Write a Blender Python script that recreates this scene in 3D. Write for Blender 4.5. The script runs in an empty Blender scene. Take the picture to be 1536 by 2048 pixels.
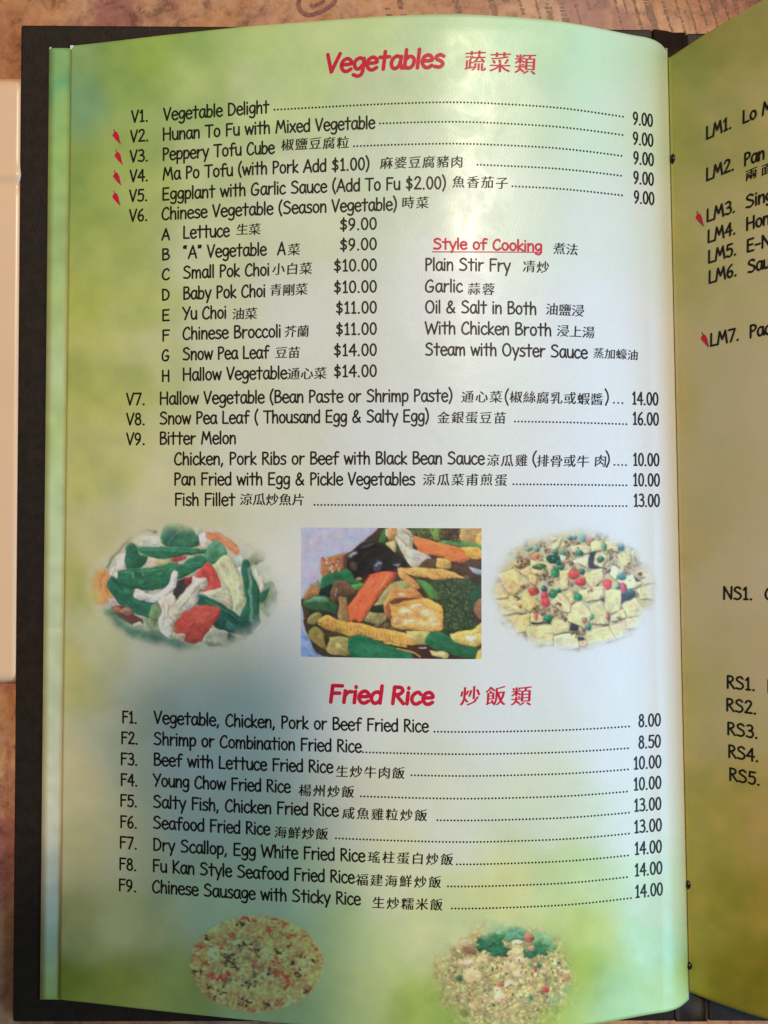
import bpy, math, random
import numpy as np
random.seed(4); rng = np.random.default_rng(4)
S = bpy.context.scene
COL = S.collection

# ------------------------------------------------------------------ camera
H = 0.314                 # height of the lens above the flat of the menu, metres
F = 1657.0                # focal length in photo pixels (photo 1536 x 2048)
cam = bpy.data.cameras.new("camera")
cam.sensor_fit = 'VERTICAL'; cam.sensor_height = 24.0; cam.lens = 24.0 * F / 2048.0
cam.clip_start = 0.005; cam.clip_end = 20
camo = bpy.data.objects.new("camera", cam); COL.objects.link(camo)
camo.location = (0, 0, H); S.camera = camo

# ------------------------------------------------------------------ light
S.view_settings.view_transform = 'Standard'; S.view_settings.look = 'None'
S.view_settings.exposure = 0.0; S.view_settings.gamma = 1
w = bpy.data.worlds.new("World"); S.world = w; w.use_nodes = True
w.node_tree.nodes['Background'].inputs[0].default_value = (1.0, 0.90, 0.78, 1)
w.node_tree.nodes['Background'].inputs[1].default_value = 0.14
def area(name, loc, target, sx, sy, power, color, spread=180):
    l = bpy.data.lights.new(name, 'AREA'); l.shape = 'RECTANGLE'; l.size = sx; l.size_y = sy
    l.energy = power; l.color = color; l.spread = math.radians(spread)
    o = bpy.data.objects.new(name, l); COL.objects.link(o); o.location = loc
    import mathutils
    d = mathutils.Vector(target) - mathutils.Vector(loc)
    o.rotation_euler = d.to_track_quat('-Z', 'Y').to_euler(); return o
area("ceiling_lamp", (0.36, 0.80, 1.95), (0, 0, 0), 0.20, 0.20, 27, (1.0, 0.82, 0.62))
area("window_light", (1.2, -0.30, 0.74), (0.05, -0.02, 0), 1.5, 0.5, 18.5, (0.24, 0.62, 1.0))

# ------------------------------------------------------------------ helpers
def lin(c):
    c = np.asarray(c, float) / 255.0
    return np.where(c <= 0.04045, c / 12.92, ((c + 0.055) / 1.055) ** 2.4)
def tag(o, label=None, cat=None, kind=None, group=None):
    if label: o['label'] = label
    if cat: o['category'] = cat
    if kind: o['kind'] = kind
    if group: o['group'] = group
    return o
def mesh(name, verts, faces, mat, parent=None, smooth=False, cols=None):
    me = bpy.data.meshes.new(name)
    verts = np.asarray(verts, np.float32)
    if isinstance(faces, np.ndarray) and faces.ndim == 2:
        n, k = faces.shape
        me.vertices.add(len(verts)); me.vertices.foreach_set('co', verts.ravel())
        me.loops.add(n * k); me.loops.foreach_set('vertex_index', faces.astype(np.int32).ravel())
        me.polygons.add(n)
        me.polygons.foreach_set('loop_start', np.arange(0, n * k, k, dtype=np.int32))
        me.update(calc_edges=True)
    else:
        me.from_pydata(verts.tolist(), [], faces); me.update()
    me.polygons.foreach_set('use_smooth', [smooth] * len(me.polygons))
    if cols is not None:
        a = me.color_attributes.new('col', 'FLOAT_COLOR', 'POINT')
        c4 = np.ones((len(verts), 4), np.float32); c4[:, :3] = cols
        a.data.foreach_set('color', c4.ravel())
    if mat: me.materials.append(mat)
    o = bpy.data.objects.new(name, me); COL.objects.link(o)
    if parent: o.parent = parent
    return o
def empty(name, loc=(0, 0, 0)):
    o = bpy.data.objects.new(name, None); COL.objects.link(o); o.location = loc; o.empty_display_size = 0.01
    return o
def mat(name):
    m = bpy.data.materials.new(name); m.use_nodes = True
    return m, m.node_tree.nodes, m.node_tree.links, m.node_tree.nodes['Principled BSDF']
def noise(N, L, scale, detail=4, rough=0.6, vec=None, dist=0.0):
    n = N.new('ShaderNodeTexNoise'); n.inputs['Scale'].default_value = scale
    n.inputs['Detail'].default_value = detail; n.inputs['Roughness'].default_value = rough
    n.inputs['Distortion'].default_value = dist
    if vec is not None: L.new(vec, n.inputs['Vector'])
    return n
def ramp(N, L, src, stops):
    r = N.new('ShaderNodeValToRGB'); e = r.color_ramp.elements
    while len(e) < len(stops): e.new(0.5)
    for i, (p, c) in enumerate(stops):
        e[i].position = p; e[i].color = (*c, 1)
    L.new(src, r.inputs[0]); return r
def bump(N, L, src, strength, dist, B):
    b = N.new('ShaderNodeBump'); b.inputs['Strength'].default_value = strength; b.inputs['Distance'].default_value = dist
    L.new(src, b.inputs['Height']); L.new(b.outputs[0], B.inputs['Normal']); return b
def objco(N): return N.new('ShaderNodeTexCoord').outputs['Object']

def paper_mat(name, rough=0.34):
    m, N, L, B = mat(name)
    a = N.new('ShaderNodeVertexColor'); a.layer_name = 'col'
    co = objco(N)
    n1 = noise(N, L, 1400, 3, 0.7, co)
    mx = N.new('ShaderNodeMix'); mx.data_type = 'RGBA'; mx.blend_type = 'MULTIPLY'; mx.inputs[0].default_value = 1
    r = ramp(N, L, n1.outputs[0], [(0.3, (0.93,) * 3), (0.7, (1.0,) * 3)])
    L.new(a.outputs[0], mx.inputs[6]); L.new(r.outputs[0], mx.inputs[7])
    L.new(mx.outputs[2], B.inputs['Base Color'])
    B.inputs['Roughness'].default_value = rough
    n2 = noise(N, L, 1700, 2, 0.5, co); b1 = bump(N, L, n2.outputs[0], 0.16, 0.0002, B)
    n3 = noise(N, L, 34, 3, 0.5, co, .4); b2 = bump(N, L, n3.outputs[0], 0.10, 0.004, B); L.new(b1.outputs[0], b2.inputs['Normal'])
    B.inputs['Specular IOR Level'].default_value = 0.5
    n4 = noise(N, L, 55, 4, 0.65, co, 1.2); rr = ramp(N, L, n4.outputs[0], [(0.35, (rough - .06,) * 3), (0.65, (rough + .07,) * 3)]); L.new(rr.outputs[0], B.inputs['Roughness'])
    return m
PAPER = paper_mat('coated_paper')
def ink_mat(name, c, rough=0.46):
    m, N, L, B = mat(name); co = objco(N)
    n = noise(N, L, 900, 3, 0.6, co)
    r = ramp(N, L, n.outputs[0], [(0.3, tuple(x * 0.8 for x in c)), (0.7, tuple(min(1, x * 1.2) for x in c))])
    L.new(r.outputs[0], B.inputs['Base Color']); B.inputs['Roughness'].default_value = rough; B.inputs['Specular IOR Level'].default_value = .36
    return m
INK = ink_mat('black_ink', (0.008, 0.007, 0.006))
CINK = ink_mat('black_brush_ink', (0.009, 0.008, 0.007))
RED = ink_mat('red_ink', (0.66, 0.008, 0.045)); DRED = ink_mat('dark_red_ink', (0.30, 0.01, 0.015))
GRN = ink_mat('green_ink', (0.05, 0.10, 0.02))

# ------------------------------------------------------------------ page shape
def unproj(px, py, z):
    px = np.asarray(px, float); py = np.asarray(py, float)
    d = H - z
    return np.stack([(px - 768) / F * d, -(py - 1024) / F * d, z + 0 * px], -1)
TS = np.array([0, .083, .133, .31, .525, .65, .818, .923, .965, .985, 1.0])
PS = np.array([0, .0125, .0215, .047, .069, .0765, .063, .037, .0275, .0195, 0.0])
_s = np.linspace(0, 1, 801); _p = np.interp(_s, TS, PS)
_k = np.exp(-0.5 * (np.arange(-80, 81) / 30.0) ** 2); _k /= _k.sum()
_pp = np.concatenate([2 * _p[0] - _p[80:0:-1], _p, 2 * _p[-1] - _p[-2:-82:-1]])
_ps = np.convolve(_pp, _k, 'valid')
_k2 = np.exp(-0.5 * (np.arange(-80, 81) / 6.0) ** 2); _k2 /= _k2.sum(); _b = np.clip((_s - .88) / .08, 0, 1)
_ps = _ps * (1 - _b) + np.convolve(_pp, _k2, 'valid') * _b
def LE(y): return 141 - 23 * (y - 92) / 1907.0
def RE(y): return 1335 + 43 * (y - 100) / 1900.0
def AMP(y): return np.interp(y, [0, 60, 250, 700, 1500, 1850, 2020, 2100], [1, 1, .88, .83, .79, .82, .92, .95])
def hL(x, y):
    s = np.clip((x - LE(y)) / (RE(y) - LE(y)), 0, 1)
    return AMP(y) * np.interp(s, _s, _ps)
def YT(x): return 92 + (x - 141) * 8 / 1194.0
def YB(x): return 1999.0 + 0 * x
def rowL(x, v):
    q = YT(x) + v * (YB(x) - YT(x)); y = q.copy()
    for _ in range(5): y = 1024 + (q - 1024) * (1 + hL(x, y))
    return y
def vL(x, y):
    q = 1024 + (y - 1024) / (1 + hL(x, y)); return (q - YT(x)) / (YB(x) - YT(x))
# right page
def SP(y): return RE(y) + 4
def hR(x, y):
    t = np.clip(x - SP(y), 0, 900)
    g = np.where(t < 230, 0.00064 * t - 5.2e-7 * t * t, 0.1197 + 0.0004 * (t - 230) - 5e-7 * (t - 230) ** 2)
    return g * np.interp(y, [0, 100, 400, 1600, 2100], [1.12, 1.06, 1.0, .86, .74])
def rowR(x, v):
    t = x - 1340
    q = (115 - .05 * t) + v * 1872.0; y = q.copy()
    for _ in range(6): y = 1024 + (q - 1024) * (1 + hR(x, y))
    return y
def vR(x, y):
    q = 1024 + (y - 1024) / (1 + hR(x, y)); return (q - (115 - .05 * (x - 1340))) / 1872.0
Z0 = 0.0006
def zL(x, y):
    h = hL(x, y); return H * h / (1 + h) + Z0
def zR(x, y):
    h = hR(x, y); return H * h / (1 + h) + Z0
def ptL(x, y, up=0.0):
    z = zL(x, y) + up; return unproj(x, y, z)
def ptR(x, y, up=0.0):
    z = zR(x, y) + up; return unproj(x, y, z)

# ------------------------------------------------------------------ printed ground colour of the pages
def smooth_noise(x, y, cell, seed):
    r = np.random.default_rng(seed).random((64, 64))
    gx = (x / cell) % 63; gy = (y / cell) % 63
    ix = np.floor(gx).astype(int); iy = np.floor(gy).astype(int); fx = gx - ix; fy = gy - iy
    fx = fx * fx * (3 - 2 * fx); fy = fy * fy * (3 - 2 * fy)
    ix1 = (ix + 1) % 64; iy1 = (iy + 1) % 64
    return (r[iy, ix] * (1 - fx) + r[iy, ix1] * fx) * (1 - fy) + (r[iy1, ix] * (1 - fx) + r[iy1, ix1] * fx) * fy
CP = [
 (150,110,(128,165,92)),(160,200,(110,155,100)),(250,150,(140,172,80)),(300,110,(146,178,74)),(150,330,(138,165,72)),(240,300,(150,172,84)),
 (390,110,(160,190,96)),(500,70,(184,208,120)),(600,130,(196,216,134)),(720,50,(200,222,146)),(900,50,(190,220,158)),(1050,80,(194,228,172)),(1250,100,(205,240,195)),
 (400,180,(176,198,112)),(520,180,(200,216,146)),(760,170,(206,220,162)),(1000,200,(208,230,184)),(1280,250,(218,240,206)),
 (170,420,(144,166,76)),(300,380,(168,186,98)),(420,330,(200,212,146)),(250,500,(160,176,88)),(270,620,(178,188,100)),(160,600,(168,178,80)),
 (420,500,(216,220,168)),(600,400,(228,232,192)),(800,300,(220,230,194)),(1000,400,(222,234,206)),(1250,450,(232,240,226)),
 (160,760,(176,182,86)),(240,760,(184,188,100)),(320,700,(206,208,142)),(430,700,(226,226,186)),(620,650,(238,238,220)),(900,600,(242,243,234)),(1200,650,(244,245,242)),
 (160,950,(188,188,104)),(240,920,(200,198,120)),(330,950,(216,212,158)),(500,900,(234,232,206)),(800,900,(242,242,236)),(1200,950,(244,245,244)),
 (150,1150,(186,184,100)),(200,1100,(208,200,140)),(300,1050,(222,214,168)),(150,1350,(196,190,112)),(200,1300,(204,204,150)),(300,1330,(222,222,190)),(600,1200,(240,238,226)),(900,1200,(244,244,238)),(1200,1300,(245,246,245)),
 (150,1550,(222,206,150)),(230,1500,(216,212,170)),(400,1500,(232,232,206)),(700,1450,(240,240,226)),(1000,1400,(244,244,236)),(1250,1500,(242,244,238)),
 (150,1700,(206,194,130)),(250,1700,(214,206,150)),(400,1650,(226,226,190)),(700,1600,(236,230,198)),(900,1650,(238,236,206)),(1100,1620,(230,234,196)),(1280,1650,(236,242,222)),
 (140,1850,(196,184,104)),(250,1850,(204,198,124)),(420,1800,(208,218,156)),(600,1760,(218,226,166)),(780,1760,(226,228,176)),(1000,1780,(222,220,140)),(1150,1750,(204,222,146)),(1300,1780,(212,232,184)),
 (130,1970,(130,140,40)),(230,1960,(160,160,60)),(350,1990,(168,176,80)),(520,2010,(196,208,126)),(700,1980,(200,214,130)),(680,1870,(198,216,140)),(850,2030,(160,182,80)),(880,1850,(214,220,150)),
 (1050,2030,(160,184,66)),(1180,1950,(158,182,62)),(1180,1850,(184,200,96)),(1250,1990,(168,208,124)),(1320,1900,(186,228,168)),(1350,1980,(190,226,140)),(1370,1960,(170,206,120))]
_cx = np.array([c[0] for c in CP], float); _cy = np.array([c[1] for c in CP], float); _cc = lin([c[2] for c in CP])
def sat(c, k):
    l = c.mean(-1, keepdims=True); return np.clip(l + (c - l) * k, 0.01, 0.92)
def bgL(x, y):
    x = np.asarray(x, float); y = np.asarray(y, float); sh = x.shape; x = x.ravel(); y = y.ravel()
    wx = x + 26 * (smooth_noise(x, y, 60, 1) - .5) + 12 * (smooth_noise(x, y, 24, 5) - .5)
    wy = y + 36 * (smooth_noise(x, y, 60, 2) - .5) + 16 * (smooth_noise(x, y, 24, 6) - .5)
    out = np.zeros((len(x), 3))
    for i in range(0, len(x), 20000):
        d2 = (wx[i:i+20000, None] - _cx) ** 2 + (wy[i:i+20000, None] - _cy) ** 2
        wt = 1.0 / (d2 + 700.0) ** 1.9
        out[i:i+20000] = (wt @ _cc) / wt.sum(1)[:, None]
    # blotches where the green is strong
    green = np.clip((out.mean(1).max() * 0 + 0.80 - out[:, 2]) / 0.75, 0, 1)
    n = smooth_noise(x, y, 75, 9) * .45 + smooth_noise(x, y, 40, 3) * .3 + smooth_noise(x, y, 20, 4) * .18 + smooth_noise(x, y, 10, 8) * .07
    out *= (1 + (n - .47)[:, None] * np.array([1.0, .74, .8]) * green[:, None] ** 1.5)
    return sat(np.clip(out, 0.01, 1) ** .70, 1.16).reshape(sh + (3,)) * 0.93
CR = [(1350,120,(176,186,96)),(1450,60,(190,190,110)),(1536,60,(196,196,120)),(1350,260,(190,194,104)),(1440,250,(206,202,130)),(1530,200,(214,206,140)),
 (1350,500,(208,204,124)),(1450,480,(222,214,154)),(1536,500,(228,220,170)),(1360,800,(216,206,142)),(1450,800,(226,218,176)),(1536,800,(232,222,186)),
 (1370,1100,(218,206,148)),(1450,1150,(230,220,180)),(1536,1150,(234,222,190)),(1375,1400,(212,204,134)),(1480,1400,(222,212,160)),(1536,1350,(228,214,176)),
 (1375,1650,(200,192,96)),(1450,1650,(206,194,100)),(1536,1650,(212,190,116)),(1380,1850,(198,186,84)),(1450,1800,(188,178,74)),(1536,1800,(190,172,76)),
 (1380,1960,(180,176,66)),(1440,1950,(160,154,44)),(1536,1980,(158,146,40)),(1750,100,(170,185,90)),(1750,1000,(235,225,195)),(1750,1950,(160,150,40))]
_rx = np.array([c[0] for c in CR], float); _ry = np.array([c[1] for c in CR], float); _rc = lin([c[2] for c in CR])
def bgR(x, y):
    sh = x.shape; x = x.ravel(); y = y.ravel()
    wx = x + 20 * (smooth_noise(x, y, 50, 11) - .5); wy = y + 30 * (smooth_noise(x, y, 50, 12) - .5)
    d2 = (wx[:, None] - _rx) ** 2 + (wy[:, None] - _ry) ** 2; wt = 1 / (d2 + 900) ** 1.8
    out = (wt @ _rc) / wt.sum(1)[:, None]
    n = smooth_noise(x, y, 40, 13) * .6 + smooth_noise(x, y, 18, 14) * .4
    g = np.clip((.55 - out[:, 2]) / .5, 0, 1)
    out *= (1 + (n - .5)[:, None] * np.array([.5, .3, .4]) * g[:, None] ** 1.5)
    return np.clip(out, .01, .9).reshape(sh + (3,)) * 0.93

def sheet(name, X, Y, Z, colf, thick, parent, roundc=True, m=None):
    """closed sheet of paper from a grid of points seen at (X,Y) lying at height Z"""
    top = unproj(X, Y, Z); ny, nx = X.shape
    bot = top.copy(); bot[..., 2] -= thick
    V = np.concatenate([top.reshape(-1, 3), bot.reshape(-1, 3)])
    i = np.arange(ny * nx).reshape(ny, nx)
    a, b, c, d = i[:-1, :-1].ravel(), i[:-1, 1:].ravel(), i[1:, 1:].ravel(), i[1:, :-1].ravel()
    f1 = np.stack([a, d, c, b], 1); f2 = f1[:, ::-1] + ny * nx
    ring = np.concatenate([i[0, :], i[1:, -1], i[-1, -2::-1], i[-2:0:-1, 0]])
    r2 = np.roll(ring, -1); f3 = np.stack([ring, r2, r2 + ny * nx, ring + ny * nx], 1)
    cl = colf(X, Y).reshape(-1, 3); edge = np.full_like(cl, 0.75)
    return mesh(name, V, np.concatenate([f1, f2, f3]), m or PAPER, parent, True, np.concatenate([cl, edge]))

# ------------------------------------------------------------------ menu root, cover
menu = empty("open_menu", (0, 0, -0.0048))
tag(menu, 'open restaurant menu in a dark brown cover, curling left page listing vegetables and fried rice', 'menu')
MZ = 0.0048   # children meshes are built in world coordinates
def fix(o):
    o.location.z += MZ; return o

lm, N, L, B = mat('dark_leatherette'); co = objco(N)
n = noise(N, L, 260, 5, 0.65, co); r = ramp(N, L, n.outputs[0], [(0.3, (0.011, 0.006, 0.0035)), (0.75, (0.028, 0.0165, 0.010))])
L.new(r.outputs[0], B.inputs['Base Color']); B.inputs['Roughness'].default_value = 0.5
vo = N.new('ShaderNodeTexVoronoi'); vo.inputs['Scale'].default_value = 1500; L.new(co, vo.inputs['Vector'])
bump(N, L, vo.outputs[0], 0.28, 0.0002, B); B.inputs['Specular IOR Level'].default_value = 0.3
LEATHER = lm

def prism(name, pts, z0, z1, m, parent, bev=0.0008):
    """solid board with rounded top edge; pts are world xy, counter-clockwise"""
    p = np.array(pts, float); c = p.mean(0)
    def inset(d):
        nxt = np.roll(p, -1, 0) - p; prv = p - np.roll(p, 1, 0)
        n1 = np.stack([-nxt[:, 1], nxt[:, 0]], 1); n1 /= np.linalg.norm(n1, axis=1)[:, None]
        n0 = np.stack([-prv[:, 1], prv[:, 0]], 1); n0 /= np.linalg.norm(n0, axis=1)[:, None]
        nn = n0 + n1; nn /= np.linalg.norm(nn, axis=1)[:, None]
        return p + nn * d
    lev = [(0, z0), (0, z1 - bev), (bev * .3, z1 - bev * .3), (bev, z1)]
    V = []; k = len(p)
    for d, z in lev: V += [(x, y, z) for x, y in inset(d)]
    Fc = [[j for j in range(k)][::-1]]
    for l in range(len(lev) - 1):
        for j in range(k):
            a = l * k + j; b = l * k + (j + 1) % k; Fc.append([a, b, b + k, a + k])
    Fc.append([(len(lev) - 1) * k + j for j in range(k)])
    return mesh(name, V, Fc, m, parent, False)
def pxpoly(pts, z):
    q = unproj([p[0] for p in pts], [p[1] for p in pts], z)[:, :2]
    # counter-clockwise in world
    a = 0.5 * np.sum(q[:, 0] * np.roll(q[:, 1], -1) - np.roll(q[:, 0], -1) * q[:, 1])
    return q if a > 0 else q[::-1]
def rcorner(pts, r=5, n=4):
    out = []; p = [np.array(a, float) for a in pts]; k = len(p)
    for i in range(k):
        a, b, c = p[i - 1], p[i], p[(i + 1) % k]
        u = (a - b) / np.linalg.norm(a - b); v = (c - b) / np.linalg.norm(c - b)
        for t in np.linspace(0, 1, n):
            out.append(tuple(b + u * r * (1 - t) ** 2 + v * r * t ** 2))
    return out
ZC = -0.0008
fix(prism('cover_board', pxpoly(rcorner([(41, 49), (1306, 58), (1352, 2043), (24, 2045)], 7), ZC), -0.0046, ZC, LEATHER, menu))
rb = fix(prism('cover_board', pxpoly(rcorner([(1372, 66), (2750, 40), (2860, 2050), (1416, 2043)], 6), ZC), -0.0046, ZC, LEATHER, menu))
# the cover's hinge: sunk channel with a raised ridge at its left
def hinge():
    xs = [1306.5, 1312, 1320, 1332, 1345, 1358, 1366, 1371.5]
    zs = [ZC + .0002, ZC + .0006, ZC - .0004, ZC - .0012, ZC - .0013, ZC - .0012, ZC - .0008, ZC - .0002]
    V = []; Fc = []; ny = 30
    for j in range(ny):
        t = j / (ny - 1)
        for x, z in zip(xs, zs):
            px = x + 44 * t; yy = (58 + (x - 1306) * .13 if x < 1345 else 65) * (1 - t) + 2043 * t
            V.append(unproj(px, yy, z + .0001 * math.sin(t * 40 + x)))
    k = len(xs)
    for j in range(ny - 1):
        for i in range(k - 1):
            a = j * k + i; Fc.append([a, a + k, a + k + 1, a + 1])
    V = [tuple(v) for v in V]; nb = len(V)
    V += [(v[0], v[1], -0.0044) for v in V]
    Fc += [[q + nb for q in f[::-1]] for f in Fc]
    for j in range(ny - 1):
        for i in (0, k - 1):
            a = j * k + i; Fc.append([a, a + k, a + k + nb, a + nb])
    for i in range(k - 1):
        for j in (0, ny - 1):
            a = j * k + i; Fc.append([a, a + 1, a + 1 + nb, a + nb])
    fix(mesh('cover_hinge', V, Fc, LEATHER, menu, True))
hinge()

# pages -----------------------------------------------------------
def grid_left(le, re, vt, vb, nx, ny, spine_dense=True):
    u = np.linspace(0, 1, nx)
    if spine_dense: u = np.concatenate([np.linspace(0, .9, nx), np.linspace(.9, 1, nx // 4)[1:]])
    v = np.linspace(vt, vb, ny)
    U, Vv = np.meshgrid(u, v)
    Yg = 92 + Vv * 1907
    for _ in range(6):
        X = le(Yg) + U * (re(Yg) - le(Yg)); Yg = rowL(X, Vv)
    return X, Yg
X, Y = grid_left(LE, RE, 0, 1, 210, 330)
# tiny rounding of the outer corners of the sheet
corner = np.exp(-((X - 1335) ** 2 + (Y - 98) ** 2) / 90.0); Y = Y + 2.0 * corner
left_page = fix(sheet('left_page', X, Y, zL(X, Y), bgL, 0.00022, menu))
tag(left_page, 'pale green bulging left page printed with dishes, prices and food pictures')
# sheet underneath, its edge showing at the left
def LE2(y): return 98.5 - 18.5 * (y - 92) / 1907.0
FLAPC = [(95,(112,176,82)),(150,(120,180,84)),(180,(84,168,88)),(215,(130,184,84)),(320,(146,194,78)),(450,(152,188,92)),(600,(170,200,96)),(760,(192,216,130)),(860,(184,212,108)),
         (1000,(196,222,140)),(1150,(200,216,146)),(1300,(206,216,150)),(1450,(214,218,160)),(1600,(234,224,176)),(1700,(224,220,180)),(1800,(206,214,176)),(1900,(190,206,130)),(1985,(170,188,70)),(2010,(140,160,40))]
_fy = np.array([f[0] for f in FLAPC], float); _fc = lin([f[1] for f in FLAPC])
def bgF(x, y):
    yy = y + 30 * (smooth_noise(x, y, 30, 21) - .5) + (x - 110) * .5
    c = np.stack([np.interp(yy.ravel(), _fy, _fc[:, k]) for k in range(3)], 1).reshape(x.shape + (3,))
    n = smooth_noise(x, y, 20, 22); return np.clip(c ** .64 * (1 + .22 * (n - .5))[..., None], 0, .9) * .9
def sheet_under():
    U, Vv = np.meshgrid(np.linspace(0, 1, 90), np.linspace(0, 1, 220))
    Yg = 95 + Vv * 1904
    X = LE2(Yg) + U * (RE(Yg) - 3 - LE2(Yg))
    s = np.clip((X - LE(Yg)) / (RE(Yg) - LE(Yg)), 0, 1)
    v2 = 0.0022 + Vv * (1 - 0.0022)
    for _ in range(4):
        hh = np.where(X > LE(Yg), hL(X, Yg), 0) * .93
        q = YT(X) + v2 * (YB(X) - YT(X)); Yg = 1024 + (q - 1024) * (1 + hh)
    z = H * hh / (1 + hh) - 0.00005
    o = sheet('lower_page', X, Yg, z, bgF, 0.0002, menu); fix(o)
    tag(o, 'edge of the green page lying under the left page')
sheet_under()
# right page
U, Vv = np.meshgrid(np.concatenate([np.linspace(0, .04, 14), np.linspace(.04, 1, 120)[1:]]), np.linspace(0, 1, 240))
Yg = 115 + Vv * 1872
for _ in range(6):
    Xr = SP(Yg) - 2.6 + U * 1008.6; Yg = rowR(Xr, Vv)
right_page = fix(sheet('right_page', Xr, Yg, zR(Xr, Yg) - 0.0001, bgR, 0.00022, menu))
tag(right_page, 'facing right page in shade with lo mein and soup entries, mostly cut off')

# ------------------------------------------------------------------ lettering
G = {  # width | strokes: l straight segments, s smooth, o closed ellipse cx,cy,rx,ry
'A':(60,'l 2,0 32,100 56,0|l 11,34 51,35'),'B':(52,'l 8,1 8,98|s 8,98 33,97 41,80 31,60 10,53|s 10,53 38,50 48,28 36,6 8,1'),
'C':(54,'s 47,82 38,97 20,88 7,55 8,20 22,1 38,2 50,15'),'D':(58,'l 8,1 8,98|s 8,98 36,90 51,58 46,22 28,4 8,1'),
'E':(52,'l 46,98 9,97 8,2 47,2|l 9,52 41,53'),'F':(50,'l 47,97 9,97 9,0|l 10,53 40,54'),
'G':(62,'s 48,86 36,98 17,84 6,52 8,14 26,0 46,9 53,40|l 53,41 32,42'),'H':(62,'l 8,0 8,100|l 53,100 53,0|l 9,52 52,53'),
'I':(44,'l 4,97 40,97|l 22,97 22,2|l 4,2 40,2'),'K':(52,'l 9,0 8,100|l 44,96 9,46 49,1'),'L':(46,'l 8,98 7,2 43,2'),
'M':(76,'l 6,0 18,99 38,34 58,99 70,0'),'N':(64,'l 7,0 8,98 53,3 56,100'),'O':(66,'o 32,50,26,49'),
'P':(47,'l 8,0 8,97|s 8,97 33,94 42,74 31,53 9,46'),'R':(53,'l 8,0 8,97|s 8,97 33,94 41,75 31,57 9,49|l 18,50 49,1'),
'S':(56,'s 47,86 31,99 12,88 11,70 27,56 45,42 48,20 31,2 6,7'),'T':(56,'l 2,96 54,97|l 29,97 28,0'),
'U':(60,'s 7,98 7,40 14,10 29,1 44,10 52,40 52,98'),'V':(53,'l 3,98 24,1 50,100'),'W':(84,'l 3,98 20,1 42,82 60,1 82,100'),
'Y':(54,'l 52,100 18,0|l 3,98 28,48'),
'a':(48,'s 39,61 25,69 11,57 5,32 11,7 24,1 36,18 41,60|s 41,66 40,28 47,1'),'b':(46,'l 7,102 7,1|s 7,44 21,64 37,56 41,32 34,7 20,0 7,10'),
'c':(42,'s 38,57 27,69 11,56 5,28 14,4 27,0 40,11'),'d':(48,'l 41,102 41,1|s 41,50 28,66 11,56 5,28 15,2 30,3 41,20'),
'e':(46,'s 7,36 41,40 37,60 24,69 9,56 5,28 16,3 30,0 43,11'),'f':(42,'s 42,95 31,101 21,90 19,55 19,0|l 4,60 38,62'),
'g':(47,'s 39,60 25,69 10,57 6,33 15,11 28,12 40,34|s 41,65 41,10 37,-20 23,-31 6,-22'),'h':(46,'l 7,102 7,0|s 7,38 21,64 34,61 38,40 39,0'),
'i':(17,'l 8,66 8,0|l 8,90 8,94'),'j':(26,'s 18,66 18,-10 10,-28 0,-24|l 18,90 18,94'),'k':(42,'l 7,102 7,0|l 36,64 8,28 39,0'),'l':(17,'l 8,102 8,0'),
'm':(70,'l 7,68 7,0|s 7,38 17,63 29,61 34,38 34,0|s 34,38 45,63 57,61 61,38 62,0'),'n':(46,'l 7,68 7,0|s 7,38 21,65 35,61 39,38 39,0'),
'o':(47,'o 24,34,18,33'),'p':(46,'l 7,67 7,-33|s 7,44 21,67 37,60 41,34 32,6 8,7'),'q':(46,'s 40,60 25,69 10,57 6,33 15,9 28,10 40,34|l 41,67 41,-33'),
'r':(38,'l 8,68 8,0|s 8,36 19,60 35,64'),'s':(40,'s 36,61 23,69 9,60 11,45 28,33 36,17 25,1 4,5'),'t':(42,'l 21,97 21,0|l 3,66 40,67'),
'u':(46,'s 6,68 7,22 17,2 32,7 39,26|l 40,68 41,0'),'v':(42,'l 3,68 20,1 39,68'),'w':(62,'l 3,68 17,1 31,60 45,1 59,68'),
'x':(44,'l 4,68 40,0|l 40,68 4,0'),'y':(46,'l 4,68 23,6|l 43,68 16,-32'),'z':(42,'l 4,66 38,66 5,2 40,2'),
'1':(42,'l 9,78 23,98 23,3|l 11,3 35,3'),'2':(54,'s 9,80 20,98 38,96 44,76 28,40 7,4|l 7,4 49,4'),'3':(50,'s 9,92 28,99 41,82 36,62 20,53|s 20,53 40,47 45,22 30,2 6,9'),
'4':(54,'l 38,0 38,98 5,34 51,35'),'5':(52,'l 46,96 14,96 11,56|s 11,56 32,62 46,42 40,10 24,1 7,9'),'6':(50,'s 38,98 17,74 7,34 18,3 36,5 43,30 32,50 11,38'),
'7':(52,'l 4,96 47,97 18,0'),'8':(48,'o 24,76,14,21|o 24,27,18,26'),'9':(50,'o 23,68,17,28|s 40,72 36,34 14,0'),'0':(52,'o 26,49,19,48'),
'.':(25,'l 11,3 12,3'),',':(24,'l 13,8 6,-16'),'(':(28,'s 23,112 9,75 7,30 21,-16'),')':(28,'s 5,112 19,75 21,30 7,-16'),
'$':(54,'s 43,74 28,86 12,76 14,60 28,50 42,38 42,20 26,10 8,18|l 27,104 26,-8'),'&':(64,'s 56,2 20,58 20,86 32,96 40,80 30,60 8,34 10,8 26,0 44,14 54,40'),
'-':(42,'l 6,40 35,40'),'\u201c':(34,'s 11,102 5,92 8,82|s 24,102 18,92 21,82'),'\u201d':(34,'s 9,102 12,92 7,82|s 22,102 25,92 20,82'),' ':(30,'')}
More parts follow.
